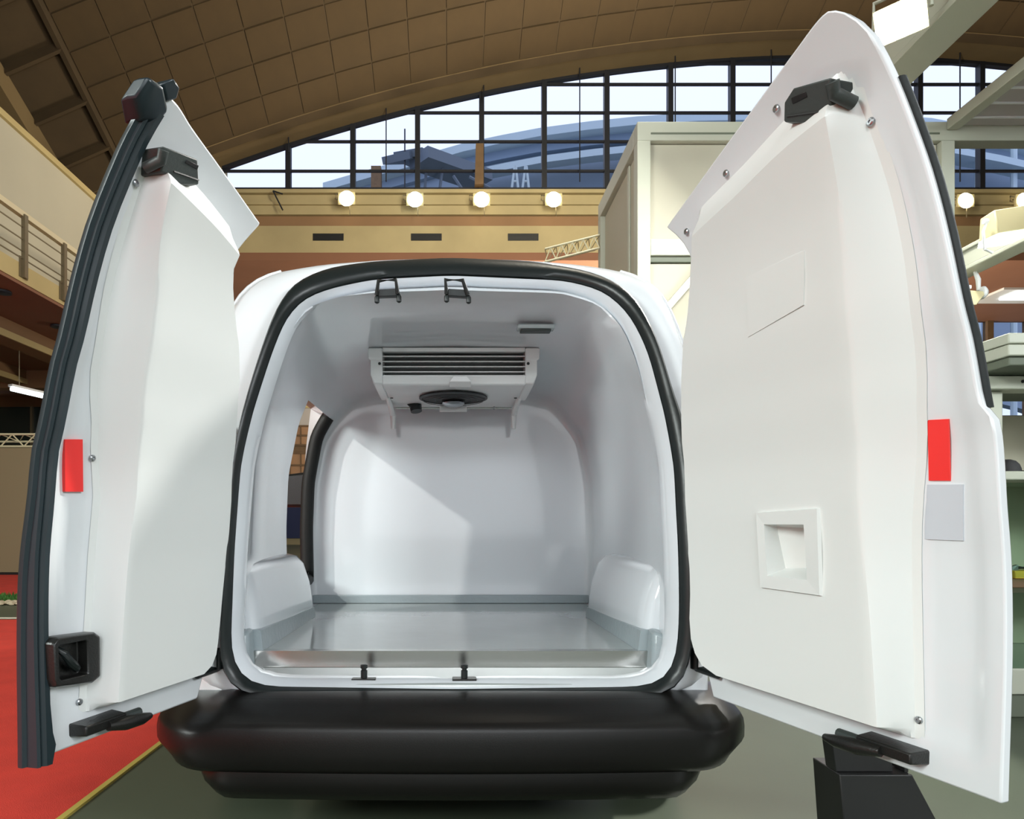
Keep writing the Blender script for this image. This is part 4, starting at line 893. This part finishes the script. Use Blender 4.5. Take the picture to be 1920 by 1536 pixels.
# black window-edge strip on the right door's free edge
secs = []
for z in [1.258+.0265*i for i in range(24)]:
    p_ = [(.912, -.026), (.923, -.030), (.926, -.026), (.925, -.021), (.921, -.016), (.912, -.016)]
    secs.append([DR.P(a, b, z) for a, b in p_])
subp('edge_seal', MB().loft(secs, True, True), 'rubber', doorR, smooth=40)
# hinges
for D, dr in ((DR, doorR), (DL, doorL)):
    for z in (.585, 1.33):
        c_ = Vector((D.hx, lean(z)*.6-.012, z))
        h_ = subp('hinge', MB().lathe([(.010, -.035), (.016, -.032), (.016, .032), (.010, .035)], c_, 14), 'rubber' if z < 1 else 'paint', dr)
        subp('hinge_leaf', MB().bar(c_, D.P(stab(hingeR, z)+.06, -.01, z), .012, .05), 'paint', dr)
    bz = MB().tube([Vector((D.hx-.0*D.sg, .01, .552)), Vector((D.hx+D.sg*.02, -.05, .553)), D.P(.13, .02, .553)], [.010, .014, .010], 10)
    subp('check_strap', bz, 'rubber', dr)
# ------------------------------------------------------------------ bumper, wheels, sliding door, mirror
def bump_y(x, base=-.25):                            # plan curve of the bumper skin
    a = abs(x)/.935
    return base+.035*a*a+((.14*max(0, (a-.80)/.20)**2.2) if a > .80 else 0)
xs = [-.935+1.87*i/70 for i in range(71)]
PR = [(.487, .20), (.488, .17), (.470, .09), (.455, .060), (.440, .020), (.425, .004), (.412, .0), (.385, -.004), (.345, -.002), (.305, .004), (.286, .020), (.276, .05), (.276, .22), (.40, .25)]
rows = []
for x in xs:
    a = abs(x)/.935; r = []
    endk = max(0, (a-.90)/.10)
    side = max(0, min(1, (abs(x)-.70)/.06))
    for z, dy in PR:
        zz = z+(.0 if z < .41 else -(.012)*side); zz = lerp(zz, .375, .16*endk**3)
        dd = dy*(1+.35*side*(z > .43))
        r.append(Vector((x*(1-(.0 if z > .33 else .035)), bump_y(x)+dd, zz)))
    rows.append(r)
bu = obj('rear_bumper', MB().loft(rows, True, True), M['bumper'], van, smooth=40, bevel=0, label='big black rounded rear bumper')
rows = []
for x in [-.79+1.58*i/50 for i in range(51)]:
    a = abs(x)/.79; k = max(0, (a-.85)/.15)**2
    rows.append([Vector((x, bump_y(x)+dy+.1*k, lerp(z, .26, .5*k))) for z, dy in ((.285, .022), (.26, .020), (.225, .03), (.185, .075), (.170, .12), (.170, .3), (.295, .3))])
obj('lower_valance', MB().loft(rows, True, True), M['bumper'], van, smooth=40)
rows = []
for i in range(61):
    x = -.665+1.345*i/60
    e = min(1, min(x+.665, .68-x)/.02)
    rows.append([Vector((x, bump_y(x)+dy, z)) for z, dy in ((.482, .225), (.486, .215), (.478, .125), (.462, .075), (.440, .034), (.43, .04), (.43, .22))])
obj('step_pad', MB().loft(rows, True, True), M['pad'], van, smooth=40)
for s_ in (-1, 1):
    obj('corner_panel', MB().hexa([(s_*.69, -.012, .455), (s_*.86, .02, .452), (s_*.86, .12, .452), (s_*.69, .1, .455)], [(s_*.74, -.008, .53), (s_*.865, .03, .56), (s_*.865, .12, .56), (s_*.74, .1, .53)]), M['paint'], van, bevel=.012)
for y in (.62, 3.55):
    for s_ in (-1, 1):
        w_ = obj('wheel', MB().lathe([(.20, -.09), (.29, -.095), (.305, -.07), (.308, 0), (.305, .07), (.29, .095), (.20, .09)], (s_*.80, y, .300), 40, 'x'), M['tyre'], van)
        obj('rim', MB().lathe([(.03, -.05), (.10, -.06), (.17, -.05), (.20, -.085), (.205, 0), (.20, .085), (.17, .05), (.10, .06), (.03, .05)], (s_*.80, y, .300), 32, 'x'), M['screw'], w_)
obj('underbody', MB().hexa([(-.66, .0, .165), (.66, .0, .165), (.6, 4.2, .24), (-.6, 4.2, .24)], [(-.80, .05, .44), (.80, .05, .44), (.8, 4.2, .40), (-.8, 4.2, .40)]), M['black'], van)
# sliding side door pushed back along the van
secs = []
for z in [.50+.1*i for i in range(14)]:
    x = -tab([(.5, .925), (1.2, .925), (1.5, .905), (1.75, .865), (1.85, .83)], z)
    secs.append([Vector((x, .34, z)), Vector((x-.03, .36, z)), Vector((x-.035, .86, z)), Vector((x-.005, .885, z)), Vector((x+.02, .88, z)), Vector((x+.02, .36, z))])
obj('sliding_door', MB().loft(secs, True, True), M['paint'], van, smooth=40)
mr = at(550, 925, 4.75)
mo = obj('wing_mirror', MB().hexa([mr+Vector((-.06, .05, -.10)), mr+Vector((.14, .05, -.10)), mr+Vector((.14, -.06, -.10)), mr+Vector((-.06, -.05, -.10))], [mr+Vector((-.05, .05, .13)), mr+Vector((.12, .05, .15)), mr+Vector((.12, -.06, .15)), mr+Vector((-.05, -.05, .13))]), M['plastic'], van, bevel=.02)
